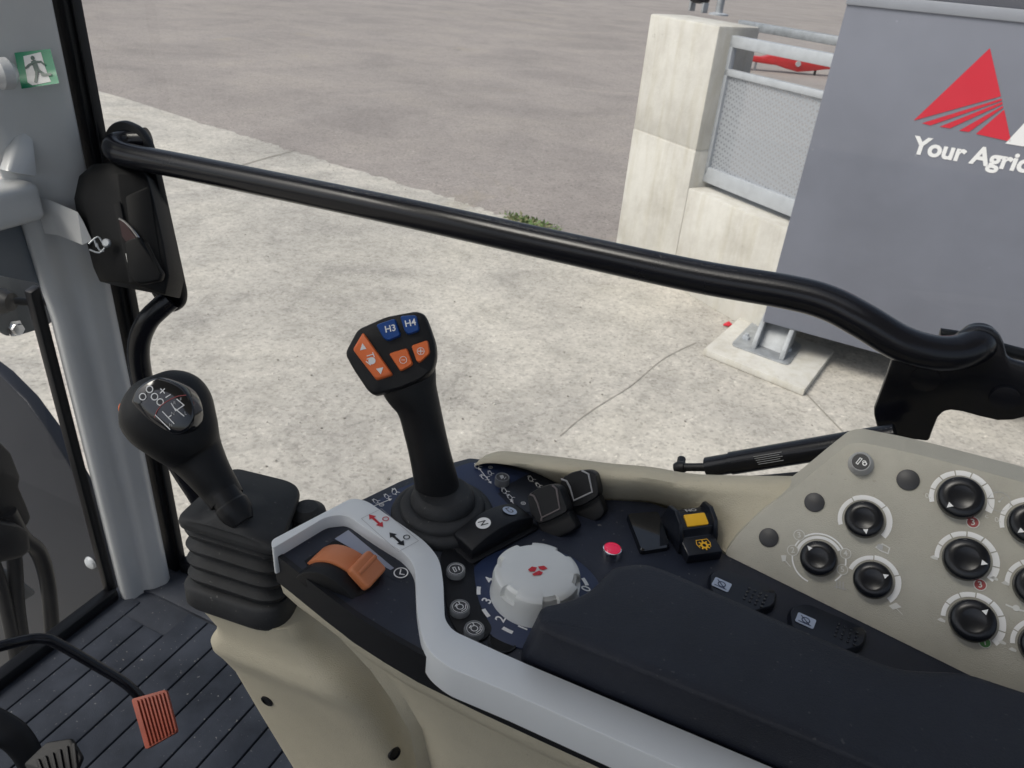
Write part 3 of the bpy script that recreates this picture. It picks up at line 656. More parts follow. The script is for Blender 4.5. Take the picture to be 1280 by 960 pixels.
# ================================================================== CONSOLE
con = thing('control_console', 'side control console with beige body, silver trim, dark armrest and switches', 'console', (0, .42, FZ))
CZ = 2.02
C2 = Fr((0, 0, CZ), (1, 0, 0), (0, 1, 0))
V3 = lambda *a: Vector(a)
# dark top panel
top = [AZ(x, y, CZ) for x, y in ((440, 630), (500, 601), (560, 579), (587, 572), (617, 575), (672, 590), (700, 606), (757, 624), (812, 627), (850, 641), (903, 690), (1280, 876))] + [V3(.46, .43, CZ), V3(.46, .345, CZ)] + [AZ(x, y, CZ) for x, y in ((900, 940), (640, 835), (556, 795), (545, 720), (525, 690), (460, 640))]
b = B(); prism(b, top, V3(0, 0, -.03), bev=.0015); obj('top_panel', b, 'navy', con)
# throttle bay
TZ = 2.018
b = B(); prism(b, [AZ(x, y, TZ) for x, y in ((344, 689), (409, 660), (436, 657), (502, 692), (519, 715), (524, 795), (545, 822), (690, 884), (660, 876), (522, 810), (440, 761))], V3(0, 0, -.02)); bay = obj('throttle_bay', b, 'navy', con)
# silver strip
so = [(339, 675), (440, 622), (459, 626), (530, 675), (549, 697), (554, 724), (556, 774), (566, 788), (640, 822), (960, 957), (1500, 1185)]
si = [(1500, 1225), (840, 956), (640, 867), (560, 834), (537, 815), (527, 795), (521, 760), (519, 709), (505, 690), (467, 667), (433, 643), (409, 645), (340, 686)]
rad = [.004, .03, .012, .02, .02, .02, .012, .012, .02, .0, 0] + [0, 0, 0, .02, .015, .015, .02, .012, .012, .015, .012, .01, .004]
sp_ = rnd([AZ(x, y, 2.030) for x, y in so + si], rad)
b = B(); prism(b, sp_, V3(0, 0, -.028), bev=.0025, seg=3)
S2 = Fr((0, 0, 2.030), (1, 0, 0), (0, 1, 0))
strip = obj('trim_strip', b, 'silver', con, smooth=40)
b = B()
S3 = Fr((0, 0, 2.0302), S2.px(496, 674) - S2.px(470, 651), Z.cross(S2.px(496, 674) - S2.px(470, 651)))
for (cx, cy), mi in (((470, 651), 0), ((496, 674), 1)):
    a, c = S3.uv(cx, cy)
    line(b, S3, [(a - .006, c), (a + .006, c)], .0022, .0002, mi)
    for s in (-1, 1): face(b, [S3.p(a + s * .0045, c + .0034, .0003), S3.p(a + s * .0045, c - .0034, .0003), S3.p(a + s * .010, c, .0003)], mi, Z)
    arc(b, S3, a + .003, c + .0075, .0020, .0028, .0002, mi)
a, c = S3.uv(483, 662)
line(b, S3, [(a - .024, c - .008), (a + .027, c - .008), (a + .027, c + .012), (a - .024, c + .012), (a - .024, c - .008)], .0004, .0001, 2)
obj('arrow_symbols', b, ['redp', 'black', 'grey'], strip)
# black trim band
tb = [(341, 691), (362, 707), (400, 737), (440, 767), (480, 792), (522, 816), (600, 853), (680, 889), (840, 960), (1500, 1240)]
tp = [AZ(x, y, 2.019) for x, y in tb]
b = B(); bk = [p + V3(.001, .004, 0) for p in tp]
loft(b, [[p, q, q + V3(0, 0, -.032), p + V3(0, .001, -.032)] for p, q in zip(tp, bk)]); obj('black_trim', b, 'black', con, smooth=40)
# beige side body
bt = [AZ(x, y, 1.986) for x, y in ((349, 719), (372, 737), (410, 765), (455, 797), (500, 825), (590, 871), (680, 914), (840, 985), (1500, 1270))]
rings = []
for z, dx, dy in ((1.992, .001, .002), (1.982, 0.0, -.001), (1.968, .003, -.001), (1.955, .016, .004), (1.945, .030, .013), (1.93, .046, .019), (1.90, .078, .024), (1.87, .096, .030), (1.83, .114, .036), (1.70, .130, .05), (1.5, .15, .06)):
    r = []
    for i, p in enumerate(bt):
        wgt = max(0, 1 - i / 7.0) if i < 7 else 0
        r.append(V3(p.x + dx * wgt, p.y + dy * (1 if i else .6), z))
    xf = r[0].x
    r += [V3(.46, .58, z), V3(-.10 + dx * .3, .58, z), V3(xf + .05, .50, z), V3(xf + .012, .42, z)]
    rings.append(r)
b = B(); loft(b, rings[::-1]); obj('side_body', b, 'beige', con, smooth=60)
pA, pB_ = AZ(903, 692, CZ), AZ(1280, 878, CZ)
pu = (pB_ - pA).normalized(); ph = Z.cross(pu); TL = R_(50)
KP = Fr(pA, pu, ph * math.cos(TL) + Z * math.sin(TL))
# raised back wall
bw = [(600, 574), (617, 577), (660, 588), (700, 606), (757, 624), (812, 627), (850, 641), (903, 690)]
tw = [((606, 568), 2.024), ((626, 563), 2.030), ((660, 566), 2.038), ((705, 571), 2.044), ((760, 578), 2.048), ((815, 583), 2.053), ((875, 592), 2.058), ((965, 607), 2.062)]
rb = [AZ(x, y, CZ - .004) for x, y in bw]; rt = [AZ(*p, z) - V3(0, .024, 0) for p, z in tw]
rb[-1] = KP.px(907, 691, -.004); rt[-1] = KP.px(990, 613, -.004)
rr = [rb, [p.lerp(q, .5) + V3(0, -.001, .001) for p, q in zip(rb, rt)], [p.lerp(q, .88) for p, q in zip(rb, rt)], [q + V3(0, .004, .0005) for q in rt], [q + V3(0, .012, .001) for q in rt], [q + V3(0, .026, -.002) for q in rt], [q + V3(0, .036, -.02) for q in rt], [q + V3(0, .036, -.2) for q in rt]]
rr = [catmull(r, 5) for r in rr]
b = B(); loft(b, rr, closed=False); obj('back_wall', b, 'beige', con, smooth=70)
# armrest
at = [(672, 784), (674, 757), (715, 748), (740, 735), (757, 716), (767, 707), (805, 702), (834, 711), (990, 780), (1118, 834), (1160, 837), (1205, 838), (1290, 866)]
ap = [AZ(x, y, 2.068) for x, y in at] + [V3(.46, .46, 2.068), V3(.46, .336, 2.068)]
ap = rnd(ap, [.006, .006, .02, .02, .015, .01, .01, .02, .02, .02, .015, .015, .02, 0, 0], 5)
def inset(P, d):
    out = []; n = len(P)
    for i in range(n):
        e1 = (P[i] - P[i - 1]); e2 = (P[(i + 1) % n] - P[i]); q = V3(0, 0, 0)
        for e in (e1, e2):
            if e.length > 1e-7: e = e.normalized(); q += V3(e.y, -e.x, 0)
        out.append(P[i] + q.normalized() * d if q.length > 1e-6 else P[i])
    return out
sg = 1 if (inset(ap, .002)[8] - V3(.1, .39, 2.068)).length < (ap[8] - V3(.1, .39, 2.068)).length else -1
lo = [p + V3(-.011 if p.x < -.09 else 0, .006 if p.y < .36 else .0, -.05) for p in ap]
b = B(); loft(b, [lo, [p + V3(0, 0, -.004) for p in ap], [p + V3(0, 0, -.0015) for p in inset(ap, sg * .0007)], inset(ap, sg * .0024), [p + V3(0, 0, .0006) for p in inset(ap, sg * .008)]])
obj('armrest', b, 'arm', con, smooth=50)

# ---- gear lever housing in front of the console (beige pod) and bellows boot
from mathutils.bvhtree import BVHTree
def rrect(x0, x1, y0, y1, z, r=.02): return rnd([V3(x0, y0, z), V3(x1, y0, z), V3(x1, y1, z), V3(x0, y1, z)], r, 5)
BZ, ZR = 1.882, 1.985
rim = [AZ(x, y, ZR) for x, y in ((216, 655), (347, 695), (380, 610), (290, 588))]
rc = sum(rim, V3(0, 0, 0)) / 4
def rim_ring(sc, z, rads, off=(0, 0)):
    P = [V3(rc.x + (p.x - rc.x) * sc + off[0], rc.y + (p.y - rc.y) * sc + off[1], z) for p in rim]
    return rnd(P, rads, 6)
def pod_ring(z, left, near, right, far, r0=.02, r1=.045):
    P = [V3(p.x, p.y, z) for p in rim]
    P[0] += V3(left, near, 0); P[1] += V3(right, near, 0); P[2] += V3(right, far, 0); P[3] += V3(left, far, 0)
    return rnd(P, [r0, r1, .03, .03], 8)
b = B()
prs = [(BZ, -.006, .006, .008, .0), (BZ - .015, -.001, .008, .014, .004), (BZ - .032, .010, .011, .03, .01), (BZ - .045, .0085, .010, .05, .02), (BZ - .055, .003, .006, .06, .02), (BZ - .066, .0015, .008, .07, .03), (BZ - .08, .004, .014, .08, .03), (BZ - .105, .011, .022, .09, .04), (BZ - .17, .033, .028, .11, .05), (BZ - .25, .065, .034, .13, .06), (BZ - .38, .115, .04, .15, .06), (FZ, .18, .05, .18, .06)]
loft(b, [pod_ring(*a) for a in prs][::-1])
bvh = BVHTree.FromBMesh(b); pod = obj('front_housing', b, 'beige', con, smooth=75)
for x, y in ((334, 876), (493, 942)):
    h = bvh.ray_cast(CAM, ray(x, y).normalized())
    if h[0] is None: continue
    b = B(); lathe(b, [(.0075, -.004), (.0070, .0012), (.0052, .0016), (.005, .0004), (0, .0004)], h[0], h[1] if h[1].dot(ray(x, y)) < 0 else -h[1], 18); obj('screw', b, 'black', pod)

b = B(); q = AT(384, 640, .715); lathe(b, [(.0001, .008), (.010, .007), (.017, .001), (.019, -.01), (.019, -.12)], q, Z, 24); obj('cover_cap', b, 'rubber', con)
# ---- gear lever
gl = thing('gear_lever', 'black gear lever with glossy shift pattern cap and bellows boot', 'gear lever', (rc.x, rc.y, BZ))
CO_ = AZ(290, 632, 2.008)
b = B(); RB = [.02, .045, .025, .02]
rs = [pod_ring(BZ - .004, -.011, .002, -.002, 0), pod_ring(BZ, -.013, .0, -.001, .002), pod_ring(BZ + .020, -.012, .0, -.001, .002), pod_ring(BZ + .024, -.008, .004, -.004, 0)]
n_t = 4; hh = (ZR - .006 - BZ - .022) / n_t
for k in range(n_t):
    z = BZ + .022 + k * hh
    for f_, e in ((.08, .012), (.36, .0025), (.66, .001), (.92, .008)):
        rs.append(pod_ring(z + hh * f_, e - .009 + .002 * k, e + .003, -e - .002, -e * .5, .018, .035 - .004 * k))
for sc, z, rd in ((.88, ZR - .005, .014), (.985, ZR - .003, .013), (1.0, ZR + .001, .013), (.985, ZR + .004, .014), (.95, ZR + .006, .014)): rs.append([p for p in rnd([V3(rc.x + (q.x - rc.x) * sc, rc.y + (q.y - rc.y) * sc, z) for q in rim], [rd, rd, .02, .012], 8)])
zc_ = CO_.z - .006
for s_, z in ((.62, ZR + .6 * (zc_ - ZR)), (.34, zc_ - .003), (.26, zc_ + .004)):
    rs.append(rnd([V3(CO_.x * (1 - s_ * .6) + rc.x * s_ * .6 + (q.x - rc.x) * s_, CO_.y * (1 - s_ * .6) + rc.y * s_ * .6 + (q.y - rc.y) * s_, z) for q in rim], .03 * s_, 8))
loft(b, rs); obj('boot', b, 'rubber', gl, smooth=50)
b = B(); ax = (AT(252, 575, .668) - CO_).normalized()
lathe(b, [(.010, -.018), (.0138, -.009), (.0146, -.004), (.0146, .001), (.0130, .003), (.0130, .014)], CO_, ax, 32); obj('collar', b, 'black', gl)
b = B()
path = [(AT(182, 473, 0.6520), .0035, .003), (AT(184, 477, 0.6520), .017, .012), (AT(190, 486, 0.6520), .0290, .021), (AT(201, 502, 0.6530), .0372, .027), (AT(214, 522, 0.6550), .0378, .028), (AT(229, 544, 0.6590), .0318, .026), (AT(244, 566, 0.6660), .0240, .023), (AT(260, 590, 0.6670), .0192, .019), (AT(274, 610, 0.6690), .0168, .0165), (AT(284, 625, 0.6680), .0155, .0155)]
body(b, path, smooth=6, n=36); kn = obj('knob', b, 'soft', gl, smooth=80)
# glossy cap
kc = AT(205, 507, .6275); ka = CR; KN = (CAM - kc).normalized()
KG = Fr(kc, CR, KN.cross(CR)); 
zk = lambda x, y: (140 + x / 6.4, 440 + y / 6.4)
co = catmull([KG.px(*zk(*p)) for p in ((160, 400), (200, 300), (300, 225), (400, 205), (560, 270), (645, 390), (665, 520), (620, 625), (510, 663), (400, 612), (250, 510), (160, 400))], 5)[:-1]
cm = sum(co, Vector()) / len(co)
b = B(); loft(b, [[p - KG.n * .016 for p in co], co, [cm + (p - cm) * .97 + KG.n * .0018 for p in co], [cm + (p - cm) * .90 + KG.n * .003 for p in co], [cm + (p - cm) * .5 + KG.n * .0036 for p in co], [cm + (p - cm) * .01 + KG.n * .0038 for p in co]])
cap = obj('cap', b, 'gloss', kn, smooth=60)
b = B(); H = .0042
for x, y in ((245, 357), (300, 298), (340, 357), (385, 400)):
    a, c = KG.uv(*zk(x, y), H); arc(b, KG, a, c, .0022, .0031, H, 0, n=20); ngon(b, KG, a, c, .0018, H, 3)
zp = lambda P: [KG.uv(*zk(*p), H) for p in P]
line(b, KG, zp([(390, 295), (420, 328)]), .0009, H, 0); line(b, KG, zp([(420, 295), (388, 328)]), .0009, H + .0001, 0); line(b, KG, zp([(432, 362), (466, 342)]), .0009, H, 0)
line(b, KG, zp([(340, 520), (360, 470), (390, 430), (430, 400), (480, 372), (530, 352), (590, 345)]), .0007, H, 1)
for P in ([(405, 478), (495, 572)], [(450, 524), (472, 508)], [(348, 505), (462, 618)], [(520, 378), (575, 425), (510, 470), (475, 412)], [(500, 450), (575, 512)]): line(b, KG, zp(P), .0008, H, 0)
for x, y, s in ((487, 492, 'N'), (550, 380, 'F'), (500, 408, 'R'), (588, 490, 'L'), (470, 585, 'H')):
    a, c = KG.uv(*zk(x, y), H); text(b, s, KG.rot(R_(-30)) if False else KG, a, c, .0038, H, 2)
obj('shift_pattern', b, ['white', 'dkred', 'grey', 'btnface'], cap)
b = B(); q = AT(155, 510, .649); lathe(b, [(.0062, -.012), (.0062, 0), (.004, .003), (0, .0035)], q, -CR + CU * .1, 20); obj('side_button', b, 'orange', kn)

# ---- joystick
jc = AZ(553, 645, CZ)
js = thing('joystick', 'tall black joystick with blue and orange thumb buttons and round rubber boot', 'joystick', jc)
b = B(); lathe(b, [(.0440, 0), (.0440, .0045), (.0425, .0075), (.0395, .0090), (.0360, .0090), (.0362, .0115), (.0345, .0150), (.0290, .0168), (.0272, .0165), (.0274, .0195), (.0258, .0240), (.0225, .0275), (.0205, .0280), (0, .0280)], jc, n=56); obj('boot', b, 'rubber', js, smooth=50)
b = B(); Jt = .628
path = [(AT(549, 628, .654), .0195, .019), (AT(546, 606, .648), .0188, .018), (AT(538, 570, .633), .0172, .0175), (AT(531, 540, .626), .0170, .018), (AT(523, 508, .618), .0178, .019), (AT(512, 482, .611), .0222, .019), (AT(506, 455, .606), .0240, .016), (AT(500, 435, .603), .0245, .013)]
body(b, path, n=32); hd = obj('grip', b, 'soft', js, smooth=80)
hc = AT(488, 432, .588); hn = (CAM - hc).normalized(); hn = (hn + Z * .18).normalized(); JF = Fr(hc, CR, hn.cross(CR))
ho = [(430, 441), (446, 411), (482, 395), (520, 388), (531, 392), (537, 407), (544, 428), (545, 446), (541, 462), (528, 474), (500, 486), (466, 494), (458, 487), (440, 460)]
hp = rnd(JF.poly(ho), .004, 4)
cm = sum(hp, Vector()) / len(hp)
b = B(); loft(b, [[cm + (p - cm) * .72 - JF.n * .034 for p in hp], [cm + (p - cm) * .93 - JF.n * .026 for p in hp], [cm + (p - cm) * 1.0 - JF.n * .014 for p in hp], [cm + (p - cm) * 1.0 - JF.n * .004 for p in hp], [cm + (p - cm) * .975 - JF.n * .001 for p in hp], [cm + (p - cm) * .94 for p in hp], [cm + (p - cm) * .5 for p in hp]]); head = obj('head', b, 'soft', js, smooth=45)
def jbtn(P, name, m, marks):
    pl = rnd(JF.poly(P, .0002), .0022, 4); c = sum(pl, Vector()) / len(pl)
    b = B(); loft(b, [[p - JF.n * .004 for p in pl], pl, [c + (p - c) * .95 + JF.n * .0022 for p in pl], [c + (p - c) * .88 + JF.n * .003 for p in pl]])
    J3 = Fr(JF.o + JF.n * .0032, JF.u, JF.v); marks(b, J3); return obj(name, b, [m, 'white'], head)
def jt(s, x, y, size, rot=12, bold=.00012):
    def f(b, J):
        K = J.at(x, y).rot(R_(rot)); text(b, s, K, 0, 0, size, .0003, 1, bold)
    return f
jbtn([(470, 406), (494, 398), (502, 420), (486, 427), (480, 424)], 'button', 'blue', jt('H3', 488, 411, .0072))
jbtn([(500, 395), (521, 394), (525, 414), (511, 419), (506, 415)], 'button', 'blue', jt('H4', 513, 404, .0072))
def mk_minus(b, J):
    a, c = J.uv(504, 450); arc(b, J, a, c, .0025, .0029, .0003, 1, n=20); line(b, J, [(a - .0012, c), (a + .0012, c)], .0004, .0003, 1)
def mk_plus(b, J):
    a, c = J.uv(526, 439); arc(b, J, a, c, .0025, .0029, .0003, 1, n=20); line(b, J, [(a - .0018, c), (a + .0018, c)], .0006, .0003, 1); line(b, J, [(a, c - .0018), (a, c + .0018)], .0006, .00035, 1)
def mk_dir(b, J):
    pface(b, J, [(453, 429), (458, 436), (450, 438)], .0003, 1); pface(b, J, [(470, 461), (479, 459), (476, 468)], .0003, 1)
    for P in ([(459, 445), (466, 443)], [(459, 449), (464, 447)], [(466, 441), (468, 446)]): pline(b, J, P, .0007, .0003, 1)
    a, c = J.uv(465, 451); ngon(b, J, a, c, .0028, .0003, 1, 14); pline(b, J, [(458, 452), (463, 456)], .0008, .0003, 1)
jbtn([(486, 442), (509, 435), (517, 456), (501, 465)], 'button', 'orange', mk_minus)
jbtn([(514, 432), (535, 425), (538, 442), (525, 454), (521, 452)], 'button', 'orange', mk_plus)
jbtn([(454, 415), (492, 469), (471, 476), (441, 437)], 'rocker_button', 'orange', mk_dir)

# ---- console decals around the joystick
def dec(name, m, parent=con): return obj(name, DB, m, parent)
DB = B(); H = .0004
pface(DB, C2, [(458, 632), (500, 610), (560, 587), (588, 578), (617, 580), (662, 592), (622, 617), (640, 635), (610, 650), (520, 662)], .0003, 0)
pface(DB, C2, [(623, 612), (665, 590), (700, 606), (690, 640), (655, 640)], .0006, 1)
def lever_icon(x, y, s=1., rot=0, h=.0009):
    K = Fr((0, 0, CZ), (0, 1, 0), (-1, 0, 0)).at(x, y).rot(R_(rot)); k = .0007 * s
    for P in ([(-5, -3), (-1, -3), (2, 0), (5, 4)], [(-4, 2), (-1, 4), (2, 4)], [(-6, 0), (-5, -5)], [(0, -3), (1, -6)]): line(DB, K, [(a * k, c * k) for a, c in P], k * .9, h, 2)
    arc(DB, K, 2.5 * k, 4.6 * k, k * .9, k * 1.8, h, 2, n=14)
for x, y, s, r in ((494, 615, 1, 0), (484, 621, .8, 20), (470, 627, .8, 30), (597, 583, 1, 0), (606, 597, 1.1, 30), (613, 592, .8, 0), (664, 599, 1, 0), (673, 607, .8, 10), (631, 614, 1, 0), (638, 622, .9, 10)):
    lever_icon(x, y, s, r)
for x, y in ((477, 632), (613, 585), (654, 630)):
    a, c = C2.uv(x, y); arc(DB, C2, a, c, .0017, .0022, .0009, 2, n=20); arc(DB, C2, a, c, .0006, .0010, .0009, 2, n=12)
for (x0, y0), (x1, y1) in (((466, 634), (486, 626)), ((640, 628), (650, 642)), ((600, 588), (612, 603))):
    (a0, c0), (a1, c1) = C2.uv(x0, y0), C2.uv(x1, y1); line(DB, C2, [(a0, c0), (a1, c1)], .0008, .0009, 2)
    e = Vector((a1 - a0, c1 - c0)).normalized(); q = Vector((-e.y, e.x)) * .0017
    for (a, c), s in (((a0, c0), -1), ((a1, c1), 1)): face(DB, [C2.p(a + q.x, c + q.y, .00095), C2.p(a - q.x, c - q.y, .00095), C2.p(a + e.x * s * .0035, c + e.y * s * .0035, .00095)], 2, Z)
dec('printed_decal', ['navydecal', 'darklabel', 'white'])

# ---- small round buttons
def rbtn(fr, x, y, r, icon, label=None, ht=.007):
    q = fr.px(x, y, ht); q = q - fr.n * ht
    b = B(); lathe(b, [(r, -.001), (r, ht * .8), (r * .95, ht), (r * .88, ht), (r * .84, ht - .0008), (0, ht - .0008)], q, fr.n, 32)
    o = obj('button', b, 'button', con, label)
    K = Fr(q + fr.n * (ht - .0006), (0, 1, 0) if fr is C2 else fr.u, (-1, 0, 0) if fr is C2 else fr.v)
    b = B(); ngon(b, K, 0, 0, r * .80, 0, 0, 30); k = r * .8
    if icon == 'engine':
        arc(b, K, 0, 0, k * .36, k * .46, .0003, 1, n=20); line(b, K, [(-k * .5, -k * .5), (k * .1, -k * .72), (k * .62, -k * .45)], k * .09, .0003, 1); line(b, K, [(k * .45, k * .3), (k * .6, k * .5)], k * .12, .0003, 1); line(b, K, [(-k * .2, k * .55), (k * .2, k * .55)], k * .12, .0003, 1)
        arc(b, K, 0, 0, k * .88, k * .95, .0003, 1, n=30)
    elif icon == 'lever':
        line(b, K, [(-k * .5, -k * .1), (k * .0, k * .5), (k * .25, k * .3), (-k * .25, -k * .25), (-k * .5, -k * .1)], k * .1, .0003, 1); line(b, K, [(k * .1, -k * .45), (k * .5, -k * .1)], k * .14, .0003, 1)
        arc(b, K, 0, 0, k * .88, k * .95, .0003, 1, n=30)
    elif icon == 'tractor':
        face(b, [K.p(-k * .6, -k * .1, .0003), K.p(k * .1, k * .6, .0003), K.p(k * .6, k * .2, .0003), K.p(k * .1, -k * .3, .0003)], 1, K.n); line(b, K, [(-k * .3, -k * .5), (k * .3, -k * .5)], k * .14, .0003, 1)
    elif icon == 'lock':
        line(b, K, [(-k * .55, -k * .25), (-k * .1, k * .45), (k * .1, k * .35), (-k * .35, -k * .35), (-k * .55, -k * .25)], k * .1, .0003, 1); arc(b, K, k * .35, -k * .2, k * .14, k * .28, .0003, 1, n=16); arc(b, K, k * .35, -k * .05, k * .18, k * .27, .0003, 1, 0, 180, n=12)
    obj('face', b, ['btnface', 'white' if icon != 'tractor' else 'grey'], o); return o
b = B(); prism(b, rnd(C2.poly([(549, 690), (578, 680), (592, 700), (594, 730), (600, 760), (618, 790), (600, 806), (572, 794), (560, 772)]), .012), Z * .002, bev=.0008); obj('button_plate', b, 'black', con)
rbtn(C2, 570, 711, .0075, 'lever'); rbtn(C2, 575, 758, .0075, 'engine'); rbtn(C2, 593, 785, .0075, 'engine'); rbtn(C2, 628, 596, .0068, 'tractor', ht=.008)
q = C2.px(628, 803); b = B(); lathe(b, [(.0105, .0006), (.0105, .0016), (.0088, .0016), (.0086, .0010), (0, .0010)], q, Z, 30); o = obj('socket', b, 'black', con)
b = B(); KS = Fr(q, (1, 0, 0), (0, 1, 0)); ngon(b, KS, 0, 0, .0084, .0013); obj('socket_hole', b, 'hole', o)

# ---- speed dial
dc = AZ(668, 744, CZ); DK = Fr(dc, (1, 0, 0), (0, 1, 0))
b = B(); lathe(b, [(.0535, 0), (.0535, .0012), (.0525, .0018), (0, .0018)], dc, Z, 64)
for kind, x, y in (('t', 612, 725), ('l', 613, 739), ('t', 609, 751), ('l', 618, 762), ('t', 626, 774), ('l', 641, 779), ('t', 654, 785), ('l', 728, 728), ('t', 733, 736), ('l', 733, 750)):
    ch = {(612, 725): '4', (609, 751): '3', (626, 774): '2', (654, 785): '1', (733, 736): '0'}
    a, c = DK.uv(x, y, .002)
    if kind == 't': text(b, ch[(x, y)], Fr(dc, (0, 1, 0), (-1, 0, 0)), c, -a, .0105, .0021, 1, .00015)
    else:
        t_ = math.atan2(c, a); arc(b, DK, 0, 0, .0415, .0445, .0021, 1, math.degrees(t_) - 5.5, math.degrees(t_) + 5.5, n=4)
o = obj('dial_plate', b, ['navydecal', 'white'], con)
def notch(t, r, z):
    k = (t / (2 * math.pi) * 6 + .30) % 1
    return .915 if abs(k - .5) < .17 and z > .0168 and r > .0285 else 1
b = B(); lathe(b, [(.0345, .0015), (.0342, .003), (.0335, .0045), (.0333, .0165), (.0332, .0170), (.0330, .0215), (.0322, .0240), (.0300, .0256), (.0272, .0262), (.020, .0267), (.010, .0270), (0, .0270)], dc, Z, 180, fn=notch)
kn = obj('speed_dial', b, 'knobgrey', con, smooth=32, label='large pale grey rotary dial')
b = B(); TD = Fr(dc + Z * .0272, (1, 0, 0), (0, 1, 0))
zd = lambda x, y: (440 + x / 4, 560 + y / 4)
for P in ([(880, 607), (900, 592), (925, 597), (915, 617), (890, 618)], [(930, 592), (960, 588), (978, 602), (955, 610), (938, 605)], [(900, 630), (935, 612), (955, 622), (945, 634), (910, 638)]):
    pface(b, TD, [zd(*p) for p in P], .0004)
obj('emblem', b, 'redp', kn)

# ---- rocker switch with two round icons
ra, rb_ = C2.px(578, 692), C2.px(654, 652)
dx_ = (rb_ - ra).normalized(); dy_ = Z.cross(dx_); Lr = (rb_ - ra).length
prof = []
for k in range(15):
    s = k / 14; prof.append((s * Lr, .006 + .015 * math.sin(math.pi * (0.12 + .76 * s)) ** .8))
o_ = ra - dy_ * .012
b = B(); prism(b, [o_ + dx_ * 0 + Z * .001] + [o_ + dx_ * a + Z * h for a, h in prof] + [o_ + dx_ * Lr + Z * .001], dy_ * .024, bev=.0012); rk = obj('rocker_switch', b, 'black', con, smooth=40)
b = B(); prism(b, rnd([o_ - dx_ * .004 - dy_ * .004, o_ + dx_ * (Lr + .004) - dy_ * .004, o_ + dx_ * (Lr + .004) + dy_ * .030, o_ - dx_ * .004 + dy_ * .030], .004), Z * .003, bev=.001); obj('switch_frame', b, 'black', con)
for s, ic in ((.30, 'n'), (.72, 'c')):
    i = int(s * 14); (a0, h0), (a1, h1) = prof[i], prof[i + 1]
    tv = (dx_ * (a1 - a0) + Z * (h1 - h0)).normalized(); cpos = o_ + dx_ * (a0 + a1) / 2 + Z * ((h0 + h1) / 2) + dy_ * .013
    K = Fr(cpos, dy_, -tv); K = K if K.n.z > 0 else Fr(cpos, dy_, tv)
    K = Fr(cpos + K.n * .0008, K.u, K.v)
    b = B(); ngon(b, K, 0, 0, .0062, 0, 0, 26); k = .0062
    if ic == 'n': line(b, K, [(-.5 * k, -.35 * k), (-.15 * k, .45 * k), (.15 * k, -.4 * k), (.5 * k, .4 * k)], k * .16, .0003, 1)
    else: arc(b, K, -.1 * k, 0, k * .3, k * .44, .0003, 1, 40, 320, 20); line(b, K, [(.1 * k, .3 * k), (.55 * k, .3 * k), (.55 * k, -.3 * k)], k * .14, .0003, 1)
    obj('icon', b, ['white' if ic == 'n' else 'paleblue', 'btnface'], rk)

# ---- two lever paddles
def paddle(P_up, P_low, frame_mat, base_px, tilt=.55):
    base = C2.px(*base_px); n = Vector((-.05, -math.cos(tilt), math.sin(tilt))).normalized()
    u = Vector((1, 0, 0)); K = Fr(base, u, n.cross(u)); 
    b = B(); low = rnd(K.poly(P_low), .002); prism(b, low, -K.n * .020, bev=.0012); st = obj('lever_stem', b, 'soft', con, smooth=40)
    b = B(); up = rnd(K.poly(P_up, .005), .0035, 5); c = sum(up, Vector()) / len(up)
    loft(b, [[c + (p - c) * .92 - K.n * .024 for p in up], [p - K.n * .016 for p in up], [p - K.n * .002 for p in up], [c + (p - c) * .955 for p in up]])
    pd = obj('lever_paddle', b, 'soft', con, smooth=50)
    b = B(); return K, pd
def uframe(K, pd, P, m):
    b = B(); L_ = [K.px(x, y, .0053) for x, y in P]; tube(b, L_, .0009, 8, smooth=0); obj('outline', b, m, pd)
M['dimframe'] = mat('dull brown grey print', (.13, .11, .11), .5)
M['liteframe'] = mat('light grey print', (.34, .34, .35), .5)
zq = lambda x, y: (640 + x / 8.729, 580 + y / 8.729)
K, pd = paddle([zq(*p) for p in ((160, 355), (205, 310), (310, 250), (410, 220), (470, 222), (520, 260), (570, 400), (605, 490), (595, 525), (430, 610), (285, 660), (200, 560))], [zq(*p) for p in ((270, 640), (600, 500), (705, 690), (640, 745), (400, 850), (310, 740))], 'dimframe', (689, 668))
uframe(K, pd, [zq(*p) for p in ((195, 330), (240, 350), (280, 430), (325, 585), (520, 490), (485, 270), (440, 232))], 'dimframe')
uframe(K, pd, [zq(*p) for p in ((325, 585), (320, 620))], 'dimframe')
K, pd = paddle([zq(*p) for p in ((520, 195), (560, 140), (650, 90), (760, 62), (850, 62), (910, 100), (940, 250), (945, 330), (920, 365), (780, 450), (660, 480), (600, 400))], [zq(*p) for p in ((650, 460), (940, 340), (1010, 520), (965, 590), (750, 705), (680, 570))], 'liteframe', (737, 649))
uframe(K, pd, [zq(*p) for p in ((535, 165), (595, 185), (630, 250), (675, 398), (875, 305), (835, 110), (760, 70))], 'liteframe')

# ---- red push button
q = C2.px(764, 694); b = B(); lathe(b, [(.0088, 0), (.0088, .005), (.0078, .0075), (.0072, .0078), (.0070, .0070), (0, .0070)], q, Z, 32); o = obj('push_button', b, 'chrome', con, label='chrome ringed red push button')
b = B(); lathe(b, [(.0069, .0068), (.0066, .0078), (.004, .0084), (0, .0086)], q, Z, 32); obj('lens', b, 'red', o)
# ---- blank switch
b = B(); bs = rnd(C2.poly([(782, 647), (822, 644), (837, 688), (800, 694)]), .004); c = sum(bs, Vector()) / 4 if False else sum(bs, Vector()) / len(bs)
loft(b, [bs, [p + Z * .004 for p in bs], [c + (p - c) * .95 + Z * .0055 for p in bs]]); obj('blank_switch', b, 'gloss', con)
M['gloss2'] = mat('satin black', (.008, .010, .016), .3)
